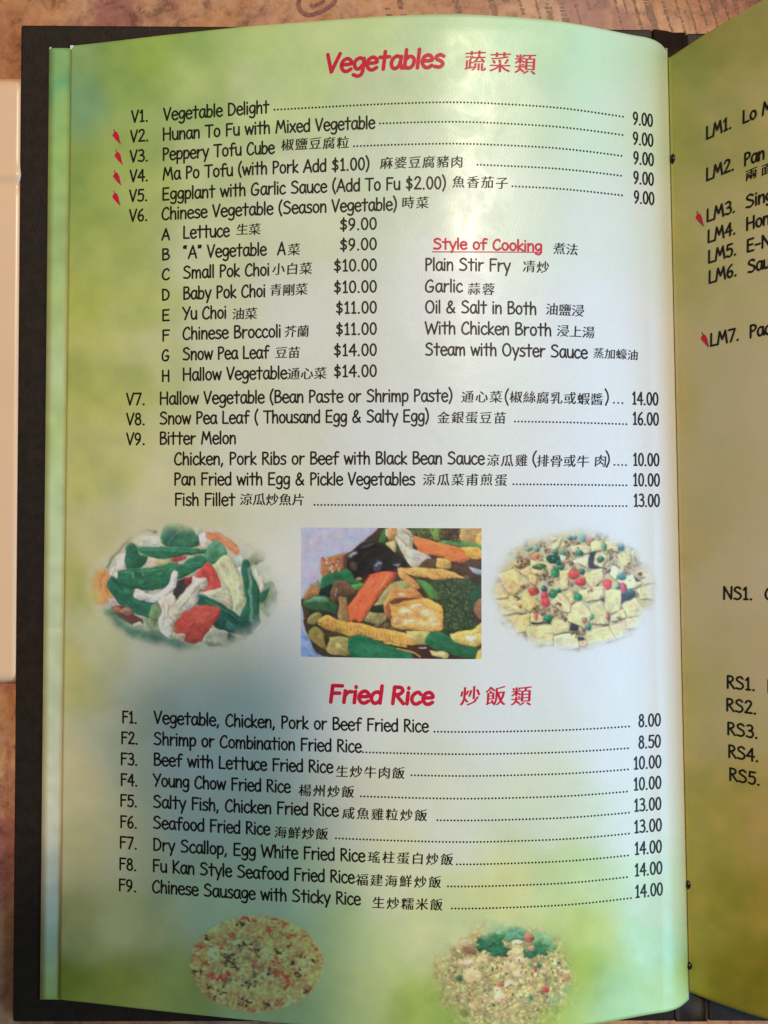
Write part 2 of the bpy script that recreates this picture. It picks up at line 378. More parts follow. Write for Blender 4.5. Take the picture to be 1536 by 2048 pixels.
def catmull(p, n=7):
    p = np.array(p, float)
    q = np.vstack([2 * p[0] - p[1], p, 2 * p[-1] - p[-2]]); out = []
    for i in range(1, len(q) - 2):
        t = np.linspace(0, 1, n, endpoint=False)[:, None]; a, b, c, d = q[i-1], q[i], q[i+1], q[i+2]
        out.append(.5 * ((2*b) + (c-a)*t + (2*a-5*b+4*c-d)*t*t + (3*b-a-3*c+d)*t**3))
    out.append(p[-1:]); return np.vstack(out)
def strokes(ch):
    res = []
    for st in G[ch][1].split('|'):
        if not st: continue
        kind, rest = st[0], st[2:]
        if kind == 'o':
            cx, cy, rx, ry = map(float, rest.split(','))
            a = np.linspace(math.pi / 2, math.pi / 2 + 2 * math.pi, 25)
            res.append((np.stack([cx + rx * np.cos(a), cy + ry * np.sin(a)], 1), True)); continue
        p = [tuple(map(float, q.split(','))) for q in rest.split()]
        if kind == 's': res.append((catmull(p), False))
        else:
            for a, b in zip(p[:-1], p[1:]):
                n = max(2, int(np.hypot(a[0]-b[0], a[1]-b[1]) / 18) + 1)
                res.append((np.stack([np.linspace(a[0], b[0], n), np.linspace(a[1], b[1], n)], 1), False))
    return res
SC = {c: strokes(c) for c in G}
def ribbon(p, w, closed, flat=False):
    """p in pixels. returns verts(2d), faces"""
    d = np.gradient(p, axis=0)
    if closed: d[0] = d[-1] = p[1] - p[-2]
    ln = np.linalg.norm(d, axis=1); ln[ln == 0] = 1; d /= ln[:, None]
    nrm = np.stack([-d[:, 1], d[:, 0]], 1) * w / 2; n = len(p)
    V = np.vstack([p + nrm, p - nrm]); Fc = [[i, i + 1, i + 1 + n, i + n] for i in range(n - 1)]
    if not closed and not flat:
        for idx, sgn in ((0, -1), (n - 1, 1)):
            base = len(V); a0 = math.atan2(nrm[idx, 1], nrm[idx, 0])
            arc = [p[idx] + w / 2 * np.array([math.cos(a0 - sgn * t), math.sin(a0 - sgn * t)]) for t in (np.pi * np.array([.2, .4, .6, .8]))]
            V = np.vstack([V, arc]); Fc.append([idx] + list(range(base, base + 4)) + [idx + n])
    return V, Fc
def layout(s):
    x = 0; out = []
    for c in s: out.append((c, x)); x += G[c][0] + 2.5
    last = G[s[-1]][0]
    return out, x - 6.5
class Ink:
    def __init__(self): self.V = []; self.F = []; self.k = 0; self.n = 0
    def add(self, V, Fc, pt, up=0.00004):
        P = pt(V[:, 0], V[:, 1], up + (self.k % 14) * 0.0000022); self.k += 1
        self.F += [[i + self.n for i in f] for f in Fc]; self.V.append(P); self.n += len(V)
    def done(self, name, m, parent, label=None):
        o = mesh(name, np.vstack(self.V), self.F, m, parent, False)
        if label: o['label'] = label
        return o
def page_fns(side): return (rowL, vL, ptL, left_page) if side == 'L' else (rowR, vR, ptR, right_page)
def text(s, x0, x1, yb, cap=24, w=3.65, name='dish_name', m=None, side='L', italic=0.0, flat=False, label=None, nat=False):
    row, vf, pt, par = page_fns(side)
    lay, tot = layout(s); sx = (x1 - x0) / tot
    v0 = vf(np.array([float(x0)]), np.array([float(yb)]))[0]; ink = Ink()
    for c, gx in lay:
        j = 1 + 0 * random.uniform(-.01, .01)
        for p, closed in SC[c]:
            q = np.stack([(p[:, 0] + gx) * sx + italic * p[:, 1] / 100 * cap, p[:, 1] / 100 * cap * j], 1)
            ww = w
            if c == '.': ww = w * 1.2
            V, Fc = ribbon(q, ww, closed, flat)
            X = x0 + V[:, 0]; Yb = row(X, np.full(len(X), v0)); Yp = Yb - V[:, 1]
            ink.add(np.stack([X, Yp], 1), Fc, pt)
    return ink.done(name, m or INK, par, label)
_cj = {}
def cjk_mesh(ch):
    if ch in _cj: return _cj[ch]
    c = bpy.data.curves.new('glyph', 'FONT'); c.body = ch; c.size = 1; c.resolution_u = 2; c.offset = CJK_OFF
    o = bpy.data.objects.new('glyph', c); COL.objects.link(o)
    me = o.evaluated_get(bpy.context.evaluated_depsgraph_get()).to_mesh()
    V = np.array([v.co[:2] for v in me.vertices]); Fc = [list(p.vertices) for p in me.polygons]
    bpy.data.objects.remove(o); bpy.data.curves.remove(c)
    _cj[ch] = (V, Fc); return _cj[ch]
CJK_OFF = -0.006
def cjk(s, x0, x1, yb, size=26, name='chinese_name', m=None, side='L', label=None):
    row, vf, pt, par = page_fns(side); n = len(s)
    if n > 1 and (x1 - x0) / (n - .07) < size: size = (x1 - x0) / (n - .07)
    pitch = (x1 - x0 - .93 * size) / (n - 1) if n > 1 else 0
    v0 = vf(np.array([float(x0)]), np.array([float(yb)]))[0]; ink = Ink()
    for i, ch in enumerate(s):
        V, Fc = cjk_mesh(ch); gx = V[:, 0] - .035; gy = V[:, 1] + .08
        gy = gy + .10 * (gx - .5) * (gy / .9)       # written strokes climb to the right
        gx = gx + .05 * (gy - .4)
        jit = random.uniform(-.02, .02)
        for dx, dy in ((-.026, -.004), (-.008, .005), (.010, -.003), (.027, .006)):
            X = x0 + i * pitch + (gx + dx) * size; Yb = row(X, np.full(len(X), v0)); Yp = Yb - (gy + jit + dy) * size
            ink.add(np.stack([X, Yp], 1), Fc, pt)
    return ink.done(name, m or CINK, par, label)
def dots(x0, x1, yc, pitch=6.9, r=2.05, side='L'):
    row, vf, pt, par = page_fns(side); v0 = vf(np.array([float(x0)]), np.array([float(yc)]))[0]; ink = Ink()
    n = int(round((x1 - x0) / pitch)); a = np.linspace(0, 2 * np.pi, 9)[:-1]
    for i in range(n + 1):
        cx = x0 + (x1 - x0) * i / max(n, 1)
        X = cx + r * np.cos(a); Yb = row(X, np.full(8, v0))
        ink.add(np.stack([X, Yb + r * np.sin(a)], 1), [list(range(8))], pt)
    o = ink.done('leader_dots', INK, par); return o
def chili(cx, cy, side='L', s=1.0):
    row, vf, pt, par = page_fns(side)
    body = [(-5,-9),(-1,-12),(3,-10),(5,-4),(6,3),(8,9),(9,13),(5,10),(0,5),(-4,0),(-7,-4)]
    ink = Ink(); p = catmull(body + [body[0]], 4)[:-1]
    ink.add(p * s + [cx, cy], [list(range(len(p)))[::-1]], pt)
    o = ink.done('chili_mark', RED, par)
    ink = Ink(); st = catmull([(-4,-16),(-3,-12),(-1,-10)], 4); V, Fc = ribbon(st * s, 1.8, False)
    ink.k = 4; ink.add(V + [cx, cy], Fc, pt)
    V, Fc = ribbon(catmull([(5,-4),(6,3),(8,10),(9,13)], 4) * s, 1.3, False); ink.add(V + [cx, cy], Fc, pt)
    ink.done('chili_stem', DRED, par)

# section titles
BIG = dict(w=7.6, name='section_title', m=RED, italic=0.12)
text('Vegetables', 650, 885, 145, 36, **BIG)
cjk('蔬菜類', 930, 1071, 141, 44, 'section_title', RED)
text('Fried Rice', 657, 864, 1404, 34, **BIG)
cjk('炒飯類', 921, 1062, 1412, 42, 'section_title', RED)
text('Style of Cooking', 866, 1083, 498, 21, 4.2, 'section_title', RED)
def underline():
    ink = Ink(); xs = np.linspace(864, 1085, 24); y = 502.5 + (xs - 864) * .004
    ink.add(np.vstack([np.stack([xs, y], 1), np.stack([xs, y + 2.2], 1)]), [[i, i+24, i+25, i+1] for i in range(23)], ptL)
    ink.done('title_underline', RED, left_page)
underline()
cjk('煮法', 1107, 1156, 508)
# code, x, baseline
for c, x0, x1, y in [('V1.',263,296,245),('V2.',261,297,284.5),('V3.',260,296,324.5),('V4.',260,296,364),('V5.',259,295,403.5),('V6.',259,295,443),
    ('V7.',253,290,810),('V8.',253,290,850),('V9.',253,290,889.5),('F1.',244,274,1445.5),('F2.',242,276,1487),('F3.',241,275,1529),('F4.',241,275,1570.5),
    ('F5.',240,274,1612),('F6.',240,274,1654.5),('F7.',239,274,1696),('F8.',238,273,1739),('F9.',237,273,1781)]:
    text(c, x0, x1, y, 23.5, name='dish_code')
for c, y in [('A',480),('B',520),('C',559.5),('D',600.5),('E',641.6),('F',682),('G',721.5),('H',763)]:
    text(c, 323.5, 338.5, y, 22, name='dish_code')
for s, x0, x1, y in [('Vegetable Delight',327,537,241),('Hunan To Fu with Mixed Vegetable',325,749,281),('Peppery Tofu Cube',325,548,320.5),('Ma Po Tofu (with Pork Add $1.00)',325,738,360),
    ('Eggplant with Garlic Sauce (Add To Fu $2.00)',324,891,400.5),('Chinese Vegetable (Season Vegetable)',323,793,439.5),
    ('Lettuce',366,458,477),('\u201cA\u201d Vegetable',366,532,517),('A',555,570,509.5),('Small Pok Choi',366,538,557),('Baby Pok Choi',366,530,598.7),('Yu Choi',365,452,639),('Chinese Broccoli',365,561,679),
    ('Snow Pea Leaf',365,537,720),('Hallow Vegetable',365,573,761),
    ('Plain Stir Fry',850,1020,541),('Garlic',850,924,584),('Oil & Salt in Both',850,1072,626),('With Chicken Broth',850,1102,668),('Steam with Oyster Sauce',850,1174,710.5),
    ('Hallow Vegetable (Bean Paste or Shrimp Paste)',319,904,809),('Snow Pea Leaf ( Thousand Egg & Salty Egg)',319,857,848.5),('Bitter Melon',319,471,888.7),
    ('Chicken, Pork Ribs or Beef with Black Bean Sauce',348,968,929.5),('Pan Fried with Egg & Pickle Vegetables',348,829,970),('Fish Fillet',349,469,1010.7),
    ('Vegetable, Chicken, Pork or Beef Fried Rice',308,856,1446.6),('Shrimp or Combination Fried Rice',307,722,1489),('Beef with Lettuce Fried Rice',307,665,1530.5),('Young Chow Fried Rice',306,580,1572),
    ('Salty Fish, Chicken Fried Rice',306,676,1614.8),('Seafood Fried Rice',306,539,1656.5),('Dry Scallop, Egg White Fried Rice',306,729,1700.5),('Fu Kan Style Seafood Fried Rice',305,708,1743),('Chinese Sausage with Sticky Rice',304,720,1784.5)]:
    text(s, x0, x1, y, 24.5)
for s, x0, x1, y in [('(',1009,1017,806),(')',1209,1217,806),('(',1064,1073,930),(')',1211,1219,930)]:
    text(s, x0, x1, y, 25, 3.4, name='bracket')
for s, x0, x1, y in [('9.00',1266,1305,248),('9.00',1266,1306,288),('9.00',1267,1307,327),('9.00',1267,1307,366.5),('9.00',1268,1308,405.5),
    ('$9.00',679,753,460.6),('$9.00',679,753,501),('$10.00',667,753,543),('$10.00',667,753,586),('$11.00',671,753,627.4),('$11.00',671,753,670),('$14.00',667,753,712),('$14.00',667,753,754),
    ('14.00',1264,1316,808.5),('16.00',1265,1317,849),('10.00',1266,1318,931),('10.00',1266,1319,971.7),('13.00',1267,1319,1013),
    ('8.00',1277,1321,1454),('8.50',1277,1321,1497),('10.00',1267,1322,1539),('10.00',1267,1322,1581),('13.00',1268,1322,1623.5),('13.00',1268,1323,1666.5),('14.00',1269,1323,1710),('14.00',1269,1324,1753),('14.00',1270,1325,1796)]:
    text(s, x0, x1, y, 25 if s[0] != '$' else 23.5, 3.6, name='price')
for s, x0, x1, y in [('椒鹽豆腐粒',563,698,302),('麻婆豆腐豬肉',761,926,338),('魚香茄子',905,1016,375),('時菜',804,857,417.5),('生菜',473,521,471),('菜',576,599,511),('小白菜',545,624,550.5),('青剛菜',540,615,592),
    ('油菜',465,514,639.5),('芥蘭',569,618,674.5),('豆苗',551,600,717),('通心菜',575,653,759.5),('凊炒',1046,1098,544.5),('蒜蓉',936,989,589.5),('油鹽浸',1092,1168,630),('浸上湯',1114,1189,673),('蒸加蠔油',1187,1276,716),
    ('通心菜',923,1004,805),('椒絲腐乳或蝦醬',1020,1206,806),('金銀蛋豆苗',875,1012,847),('涼瓜雞',974,1055,932.5),('排骨或牛',1074,1178,933),('肉',1189,1210,933),('涼瓜菜甫煎蛋',846,1014,971),('涼瓜炒魚片',480,609,1010.5),
    ('生炒牛肉飯',672,809,1554),('楊州炒飯',598,708,1592),('咸魚雞粒炒飯',685,854,1637.5),('海鮮炒飯',549,656,1676),('瑤柱蛋白炒飯',736,906,1725.5),('福建海鮮炒飯',712,882,1770.5),('生炒糯米飯',745,885,1817)]:
    cjk(s, x0, x1, y, 26)
for x0, x1, y in [(549,1246,219.5),(760,1245,247),(708,1243,292.5),(955,1242,329.5),(1025,1244,372.5),(1228,1245,805.5),(1030,1253,843),(1229,1252,929.7),(1027,1253,968.5),(629,1253,1009.8),
    (869,1258,1463.4),(726,1256,1504.5),(823,1256,1550.5),(722,1254,1592.7),(875,1258,1640.5),(672,1258,1676.7),(914,1256,1728.7),(896,1254,1772.8),(904,1262,1817)]:
    dots(x0, x1, y)
for cx, cy in [(232, 275), (236, 316), (233, 357), (231.5, 398)]: chili(cx, cy)
for s, x0, x1, y in [('LM1.',1412,1463,279),('LM2.',1412,1468,362),('LM3.',1413,1470,444),('LM4.',1415,1471,485.7),('LM5.',1416,1472.5,526.5),('LM6.',1417,1473.5,567),('LM7.',1420,1478,692.5),
    ('NS1.',1446,1505,1198),('RS1.',1453,1510,1375.6),('RS2.',1452,1513,1421),('RS3.',1454,1515.5,1468.5),('RS4.',1456,1517,1514),('RS5.',1458,1520,1560)]:
    text(s, x0, x1, y, 25, 4.0, 'dish_code', side='R')
for s, x0, x1, y in [('Lo M',1485,1545,247),('Pan F',1488,1552,332),('Sing',1491,1545,416.6),('Hon',1492,1538,461),('E-N',1493,1541,504.6),('Sau',1495,1539,546),('Pac',1499,1541,675.5),('C',1529,1548,1199),('F',1534,1550,1384)]:
    text(s, x0, x1, y, 25, 4.0, 'dish_name', side='R')
cjk('兩面', 1491, 1546, 363, 25, side='R')
for cx, cy in [(1398, 439), (1408.5, 681)]: chili(cx, cy, 'R')

# ------------------------------------------------------------------ printed food pictures
def pip(poly, X, Y):
    ins = np.zeros(X.shape, bool); n = len(poly); j = n - 1
    for i in range(n):
        xi, yi = poly[i]; xj, yj = poly[j]
        c = ((yi > Y) != (yj > Y)) & (X < (xj - xi) * (Y - yi) / (yj - yi + 1e-9) + xi)
        ins ^= c; j = i
    return ins
def blur(a, s):
    if s <= 0: return a
    r = max(1, int(3 * s)); k = np.exp(-.5 * (np.arange(-r, r + 1) / s) ** 2); k /= k.sum()
    for ax in (0, 1):
        pad = [(0, 0)] * a.ndim; pad[ax] = (r, r); b = np.pad(a, pad, mode='edge')
        out = np.zeros_like(a)
        for i, kk in enumerate(k):
            sl = [slice(None)] * a.ndim; sl[ax] = slice(i, i + a.shape[ax]); out += kk * b[tuple(sl)]
        a = out
    return a
class Paint:
    """small painter in photo pixels at 1 sample per pixel; colours are display values"""
    def __init__(s, x0, y0, x1, y1, zs, white, base):
        s.x0, s.y0, s.zs = x0, y0, zs; s.w, s.h = x1 - x0, y1 - y0
        s.Y, s.X = np.mgrid[0:s.h, 0:s.w].astype(float)
        s.img = np.zeros((s.h, s.w, 3)) + lin(base); s.white = lin(white)
        s.r = np.random.default_rng(int(x0 + y0))
    def poly(s, pts, col, vol=.45, sm=True, soft=.7, nz=.10, rnd=4):
        p = [(a / s.zs, b / s.zs) for a, b in pts]
        if sm and len(p) > 3: p = [tuple(q) for q in catmull(p + [p[0]], 5)[:-1]]
        P = np.array(p); a0 = max(0, int(P[:, 0].min()) - 8); a1 = min(s.w, int(P[:, 0].max()) + 9); b0 = max(0, int(P[:, 1].min()) - 8); b1 = min(s.h, int(P[:, 1].max()) + 9)
        if a1 <= a0 + 1 or b1 <= b0 + 1: return
        X, Y = s.X[b0:b1, a0:a1], s.Y[b0:b1, a0:a1]
        m = pip(p, X, Y).astype(float); hgt = blur(m, rnd); al = blur(m, soft)
        gy, gx = np.gradient(hgt * rnd * 1.6)
        sh = 1 + vol * .62 * np.clip((gx + gy) * 1.5, -1, 1) - vol * .22 * (1 - np.clip(hgt * 1.25, 0, 1))
        if m.sum() > 90:      # grain and veins run along each piece, with one end lighter
            q = P - P.mean(0); wv, ev = np.linalg.eigh(q.T @ q); ax, ay = ev[:, 1]; U = X * ax + Y * ay; W = -X * ay + Y * ax
            sd = int(s.r.integers(1, 900)); U = U - U.min(); W = W - W.min()
            sh = sh + (smooth_noise(U, W, 1.0, sd) - .5) * 0 + (smooth_noise(U / 7.0, W / 1.7, 1.0, sd) - .5) * .34 + (smooth_noise(U / 16.0, W / 6.0, 1.0, sd + 1) - .5) * .42
            sh = sh + (U / (U.max() + 1) - .5) * s.r.choice([-1, 1]) * .30
            sh = sh + np.clip(smooth_noise(U / 5.0, W / 2.2, 1.0, sd + 2) - .80, 0, 1) * 2.4 * min(1, vol * 2)
        nn = blur(s.r.normal(size=m.shape), 1.1) * 2.6 * nz + blur(s.r.normal(size=m.shape), 4) * 9 * nz * .6
        c = lin(col)[None, None] * (sh + nn)[..., None]
        shadow = blur(m, 3)[..., None]; bg = s.img[b0:b1, a0:a1] * (1 - .35 * vol * shadow)
        s.img[b0:b1, a0:a1] = bg * (1 - al[..., None]) + np.clip(c, 0, 1.2) * al[..., None]
    def blob(s, cx, cy, rx, ry, col, rot=0, **k):
        n = 9; a = np.linspace(0, 2 * np.pi, n, endpoint=False) + s.r.uniform(0, .5)
        q = 1 + s.r.uniform(-.12, .12, n); ca, sa = math.cos(rot), math.sin(rot)
        s.poly([(cx + rx * q[i] * math.cos(t) * ca - ry * q[i] * math.sin(t) * sa, cy + rx * q[i] * math.cos(t) * sa + ry * q[i] * math.sin(t) * ca) for i, t in enumerate(a)], col, **k)
    def line(s, pts, wd, col, **k):
        p = catmull(pts, 6); V, _ = ribbon(p, wd, False, True); n = len(p)
        s.poly([tuple(q) for q in V[:n]] + [tuple(q) for q in V[n:2 * n][::-1]], col, sm=False, **k)
    def grains(s, n, cx, cy, rx, ry, cols, ln=(14, 26), wd=(5, 9), vol=.5):
        for _ in range(n):
            a = s.r.uniform(0, 6.283); q = math.sqrt(s.r.uniform(0, 1)); c = np.array(cols[s.r.integers(len(cols))], float) * s.r.uniform(.82, 1.15)
            s.blob(cx + rx * q * math.cos(a), cy + ry * q * math.sin(a), s.r.uniform(*ln) / 2, s.r.uniform(*wd) / 2, np.clip(c, 0, 255), rot=s.r.uniform(0, 3.14), vol=vol, soft=.5, nz=.04, rnd=1.5)
    def flat(s, i, j):   # bilinear sample in px
        i = np.clip(i, 0, s.w - 1.001); j = np.clip(j, 0, s.h - 1.001); a = i.astype(int); b = j.astype(int); fa = (i - a)[..., None]; fb = (j - b)[..., None]
        I = s.img; return (I[b, a] * (1 - fa) + I[b, a + 1] * fa) * (1 - fb) + (I[b + 1, a] * (1 - fa) + I[b + 1, a + 1] * fa) * fb
    def bake(s, alpha, label, step=1.6, name='food_picture'):
        s.img = blur(np.clip(s.img, 0, 1.3), .45)
        nx = int(s.w / step); ny = int(s.h / step)
        gx, gy = np.meshgrid(np.linspace(0, s.w - 1, nx), np.linspace(0, s.h - 1, ny))
        wx = (smooth_noise(gx, gy, 9, 71) - .5) * 2.2 + (smooth_noise(gx, gy, 19, 73) - .5) * 4
        wy = (smooth_noise(gx, gy, 9, 74) - .5) * 2.2 + (smooth_noise(gx, gy, 19, 76) - .5) * 4
        c = s.flat(gx + wx, gy + wy)
        hue = np.stack([smooth_noise(gx, gy, cc, 80 + k) for k, cc in enumerate((13, 10, 16))], -1) - .5
        c = c * (1 + .22 * hue)
        lum = c.mean(-1, keepdims=True); c = lum + (c - lum) * .92
        tex = blur(s.r.normal(size=gx.shape), .8) * .12 + blur(s.r.normal(size=gx.shape), 2.6) * .35
        c = np.clip(c * (1 + .55 * tex[..., None]) / s.white * .84 + .012, 0.006, .92)
        al = alpha(gx * s.zs, gy * s.zs) if alpha else np.ones_like(gx)
        X = s.x0 + gx; Y = s.y0 + gy
        if alpha is None:      # rectangle follows the page rows
            v0 = vL(X[:1, :1], Y[:1, :1]); Y = rowL(X, vL(np.full_like(X, X[0, 0]), Y))
        bgc = bgL(X, Y); c = bgc * (1 - al[..., None]) + c * al[..., None]
        P = ptL(X, Y, 0.00003).reshape(-1, 3); i = np.arange(nx * ny).reshape(ny, nx)
        f = np.stack([i[:-1, :-1].ravel(), i[1:, :-1].ravel(), i[1:, 1:].ravel(), i[:-1, 1:].ravel()], 1)
        am = np.maximum.reduce([al[:-1, :-1], al[1:, :-1], al[1:, 1:], al[:-1, 1:]]).ravel(); f = f[am > .015]
        use = np.zeros(nx * ny, bool); use[f.ravel()] = True; mp = np.cumsum(use) - 1
        o = mesh(name, P[use], mp[f], PAPER, left_page, True, c.reshape(-1, 3)[use]); o['label'] = label
def vign(cx, cy, rx, ry, s0, s1, seed, amp=.08):
    def f(x, y):
        d = np.sqrt(((x - cx) / rx) ** 2 + ((y - cy) / ry) ** 2) + amp * (smooth_noise(x, y, 90, seed) - .5) * 2 + amp * .6 * (smooth_noise(x, y, 30, seed + 1) - .5)
        t = np.clip((s1 - d) / (s1 - s0), 0, 1); return t * t * (3 - 2 * t)
    return f
#FOOD
def dish_greens():
    p = Paint(170, 1030, 572, 1332, 3.84, (224, 222, 208), (208, 204, 166)); P = p.poly
    for _ in range(60): p.blob(p.r.uniform(200,1350), p.r.uniform(250,1000), p.r.uniform(30,90), p.r.uniform(20,60), [(220,214,180),(200,200,155),(176,182,138),(150,162,116)][p.r.integers(4)], rot=p.r.uniform(0,3), vol=.4)
    P([(925,128),(1040,140),(1130,190),(1192,275),(1160,310),(1080,250),(960,190)], (226,142,88), vol=.5)
    P([(95,420),(190,430),(190,560),(205,640),(120,690),(55,640),(55,500)], (226,154,74), vol=.3, soft=3)
    p.line([(165,410),(200,340),(260,270),(360,170),(420,130),(480,108),(540,122)], 22, (122,138,98)); p.blob(535,122,16,14,(70,85,55))
    P([(380,190),(440,160),(560,160),(560,230),(400,235)], (222,218,186), vol=.2)
    P([(575,180),(600,100),(680,62),(780,72),(850,130),(875,210),(840,245),(620,238)], (70,132,96), vol=.7)
    P([(600,150),(660,110),(730,130),(700,190),(640,235),(600,210)], (40,104,84), vol=.4, soft=3); p.line([(640,225),(680,170),(760,110)], 10, (104,160,128), soft=1.5)
    for q in range(7): p.line([(650+q*25,235),(700+q*20,180),(760+q*14,120+q*8)], 6, (52,112,80), vol=.2)
    P([(840,100),(880,90),(900,150),(860,160)], (190,200,160)); P([(872,150),(925,138),(945,225),(890,238)], (240,226,222), vol=.3); P([(880,215),(940,215),(950,250),(900,260)], (212,206,176))
    P([(225,325),(300,295),(308,410),(250,420),(190,470),(190,420),(245,385)], (240,226,202), vol=.3)
    P([(170,640),(260,650),(330,690),(330,740),(220,720)], (206,184,156))
    P([(480,325),(640,335),(620,395),(500,400),(435,408)], (226,214,168)); P([(560,340),(640,345),(620,380),(560,380)], (178,184,110))
    P([(310,250),(350,205),(400,250),(420,300),(485,325),(440,395),(315,412)], (46,116,80), vol=.5); P([(360,300),(480,330),(430,400),(350,400)], (34,98,72), vol=.2, soft=2)
    P([(690,322),(780,315),(770,340),(690,360),(660,350)], (176,62,58), vol=.2)
    P([(392,262),(480,240),(620,245),(760,240),(880,262),(952,268),(945,300),(800,305),(620,335),(470,312)], (44,122,80), vol=.6)
    p.line([(440,268),(560,262),(700,272),(860,285)], 7, (92,158,116), vol=.2)
    P([(905,315),(990,203),(1060,230),(1092,300),(1050,345),(965,378)], (92,154,112), vol=.6); P([(930,320),(1000,260),(1060,300),(1000,350)], (70,136,92), vol=.2, soft=3)
    P([(170,540),(200,475),(250,485),(290,540),(420,590),(470,660),(565,680),(520,795),(400,762),(260,682),(200,610)], (40,112,78), vol=.6)
    P([(245,440),(330,412),(470,405),(640,370),(730,375),(820,325),(900,315),(938,350),(900,405),(820,450),(700,500),(600,565),(450,578),(330,562),(265,520)], (42,118,78), vol=.6)
    p.line([(270,450),(420,430),(640,400),(720,390)], 6, (104,160,120), vol=.1); p.line([(740,380),(830,370),(920,345)], 8, (78,146,100), vol=.1)
    for cx, cy in [(370,450),(480,455),(580,450),(680,420),(800,390),(440,520),(330,590)]: p.blob(cx, cy, 34, 22, (52,132,90), vol=.5, soft=2)
    p.line([(368,440),(372,480)], 10, (120,176,140), vol=.1); p.line([(440,435),(445,470)], 8, (110,170,130), vol=.1)
    P([(680,520),(760,480),(800,500),(830,600),(760,640),(690,640)], (66,62,62), vol=.2)
    P([(850,460),(900,405),(940,368),(1010,440),(1042,550),(1000,590),(930,605),(880,570)], (212,76,62), vol=.45); P([(760,480),(850,470),(850,520),(780,540)], (150,50,50))
    P([(900,600),(980,575),(1060,555),(1130,620),(1125,725),(1000,665)], (206,200,158), vol=.5)
    P([(1150,330),(1200,318),(1230,350),(1220,470),(1190,480),(1160,400)], (176,190,158), vol=.5); p.blob(1195,440,28,40,(214,218,204))
    P([(980,390),(1020,345),(1080,318),(1150,380),(1205,480),(1232,600),(1205,700),(1150,745),(1130,650),(1090,540),(1030,440)], (206,210,148), vol=.6)
    p.line([(1070,350),(1130,430),(1175,540),(1170,680)], 10, (232,232,190), vol=.1, soft=1.5)
    P([(1290,370),(1340,440),(1390,500),(1380,590),(1330,520)], (214,206,164)); p.blob(1365,560,30,34,(226,216,182)); 
    P([(1380,520),(1430,505),(1480,580),(1470,700),(1410,790),(1345,730),(1340,640)], (128,150,104), vol=.6); p.line([(1350,680),(1400,620),(1460,560)], 10, (176,190,140), vol=.2)
    P([(1345,590),(1420,560),(1400,630),(1350,680)], (40,104,74))
    P([(1210,350),(1250,345),(1300,480),(1345,600),(1335,760),(1345,840),(1265,900),(1195,790),(1232,640),(1200,430)], (40,108,76), vol=.6)
    p.line([(1255,400),(1275,520),(1272,660),(1280,820)], 22, (112,166,124), vol=.3, soft=1)
    P([(850,640),(880,612),(960,640),(1100,710),(1220,800),(1312,870),(1240,932),(1100,900),(980,840),(960,760),(860,690)], (28,94,70), vol=.6)
    p.line([(920,650),(1050,720),(1200,810)], 8, (70,140,108), vol=.1); P([(1080,810),(1150,850),(1150,890),(1090,870)], (56,126,98))
    P([(200,712),(260,695),(330,705),(380,760),(450,812),(435,850),(340,832),(250,785)], (112,66,50), vol=.5); p.blob(250,730,40,24,(176,104,70)); p.blob(320,735,50,28,(166,126,98))
    P([(460,822),(560,760),(600,800),(610,900),(520,905)], (150,166,120)); P([(360,830),(430,825),(450,860),(380,860)], (206,200,180))
    P([(510,700),(560,680),(590,760),(560,820),(500,790)], (120,150,96))
    P([(920,880),(1010,868),(1120,920),(1110,1000),(1000,1010),(900,980)], (182,184,146), vol=.6); P([(1100,900),(1180,940),(1260,925),(1180,990),(1095,965)], (44,88,72))
    P([(1285,895),(1390,800),(1405,930),(1340,955)], (172,176,146), vol=.5)
    P([(150,700),(220,740),(330,842),(550,905),(780,985),(900,1045),(600,1010),(380,965),(220,880)], (74,128,98), vol=.3, soft=6)
    P([(690,830),(760,735),(880,695),(960,700),(1035,722),(1028,775),(960,870),(880,975),(800,985),(690,910)], (204,74,56), vol=.5); P([(760,780),(900,720),(1000,740),(900,850)], (216,88,62), vol=.1, soft=5)
    P([(690,910),(770,915),(760,970),(700,960)], (210,190,150))
    P([(375,605),(395,565),(470,602),(560,605),(640,545),(668,455),(700,428),(708,500),(685,580),(620,640),(560,672),(460,662),(385,640)], (230,220,192), vol=.6)
    P([(828,470),(880,490),(932,485),(935,560),(880,602),(850,680),(800,725),(750,742),(725,800),(680,835),(662,942),(610,922),(568,850),(590,720),(570,672),(620,620),(690,620),(700,662),(760,592),(808,530)], (224,214,182), vol=.65)
    for l in [[(840,500),(770,600),(660,700),(640,740)],[(880,540),(800,640),(720,740)],[(600,690),(610,760),(600,850)],[(650,680),(640,760),(680,820)]]: p.line(l, 8, (170,164,112), vol=.1, soft=1)
    p.line([(860,490),(820,560),(740,640)], 12, (248,240,228), vol=.1, soft=1.5)
    p.bake(vign(775,560,770,515,.80,1.03,31,.05), 'printed picture of snow peas, red pepper and chicken in green, fading into the page')
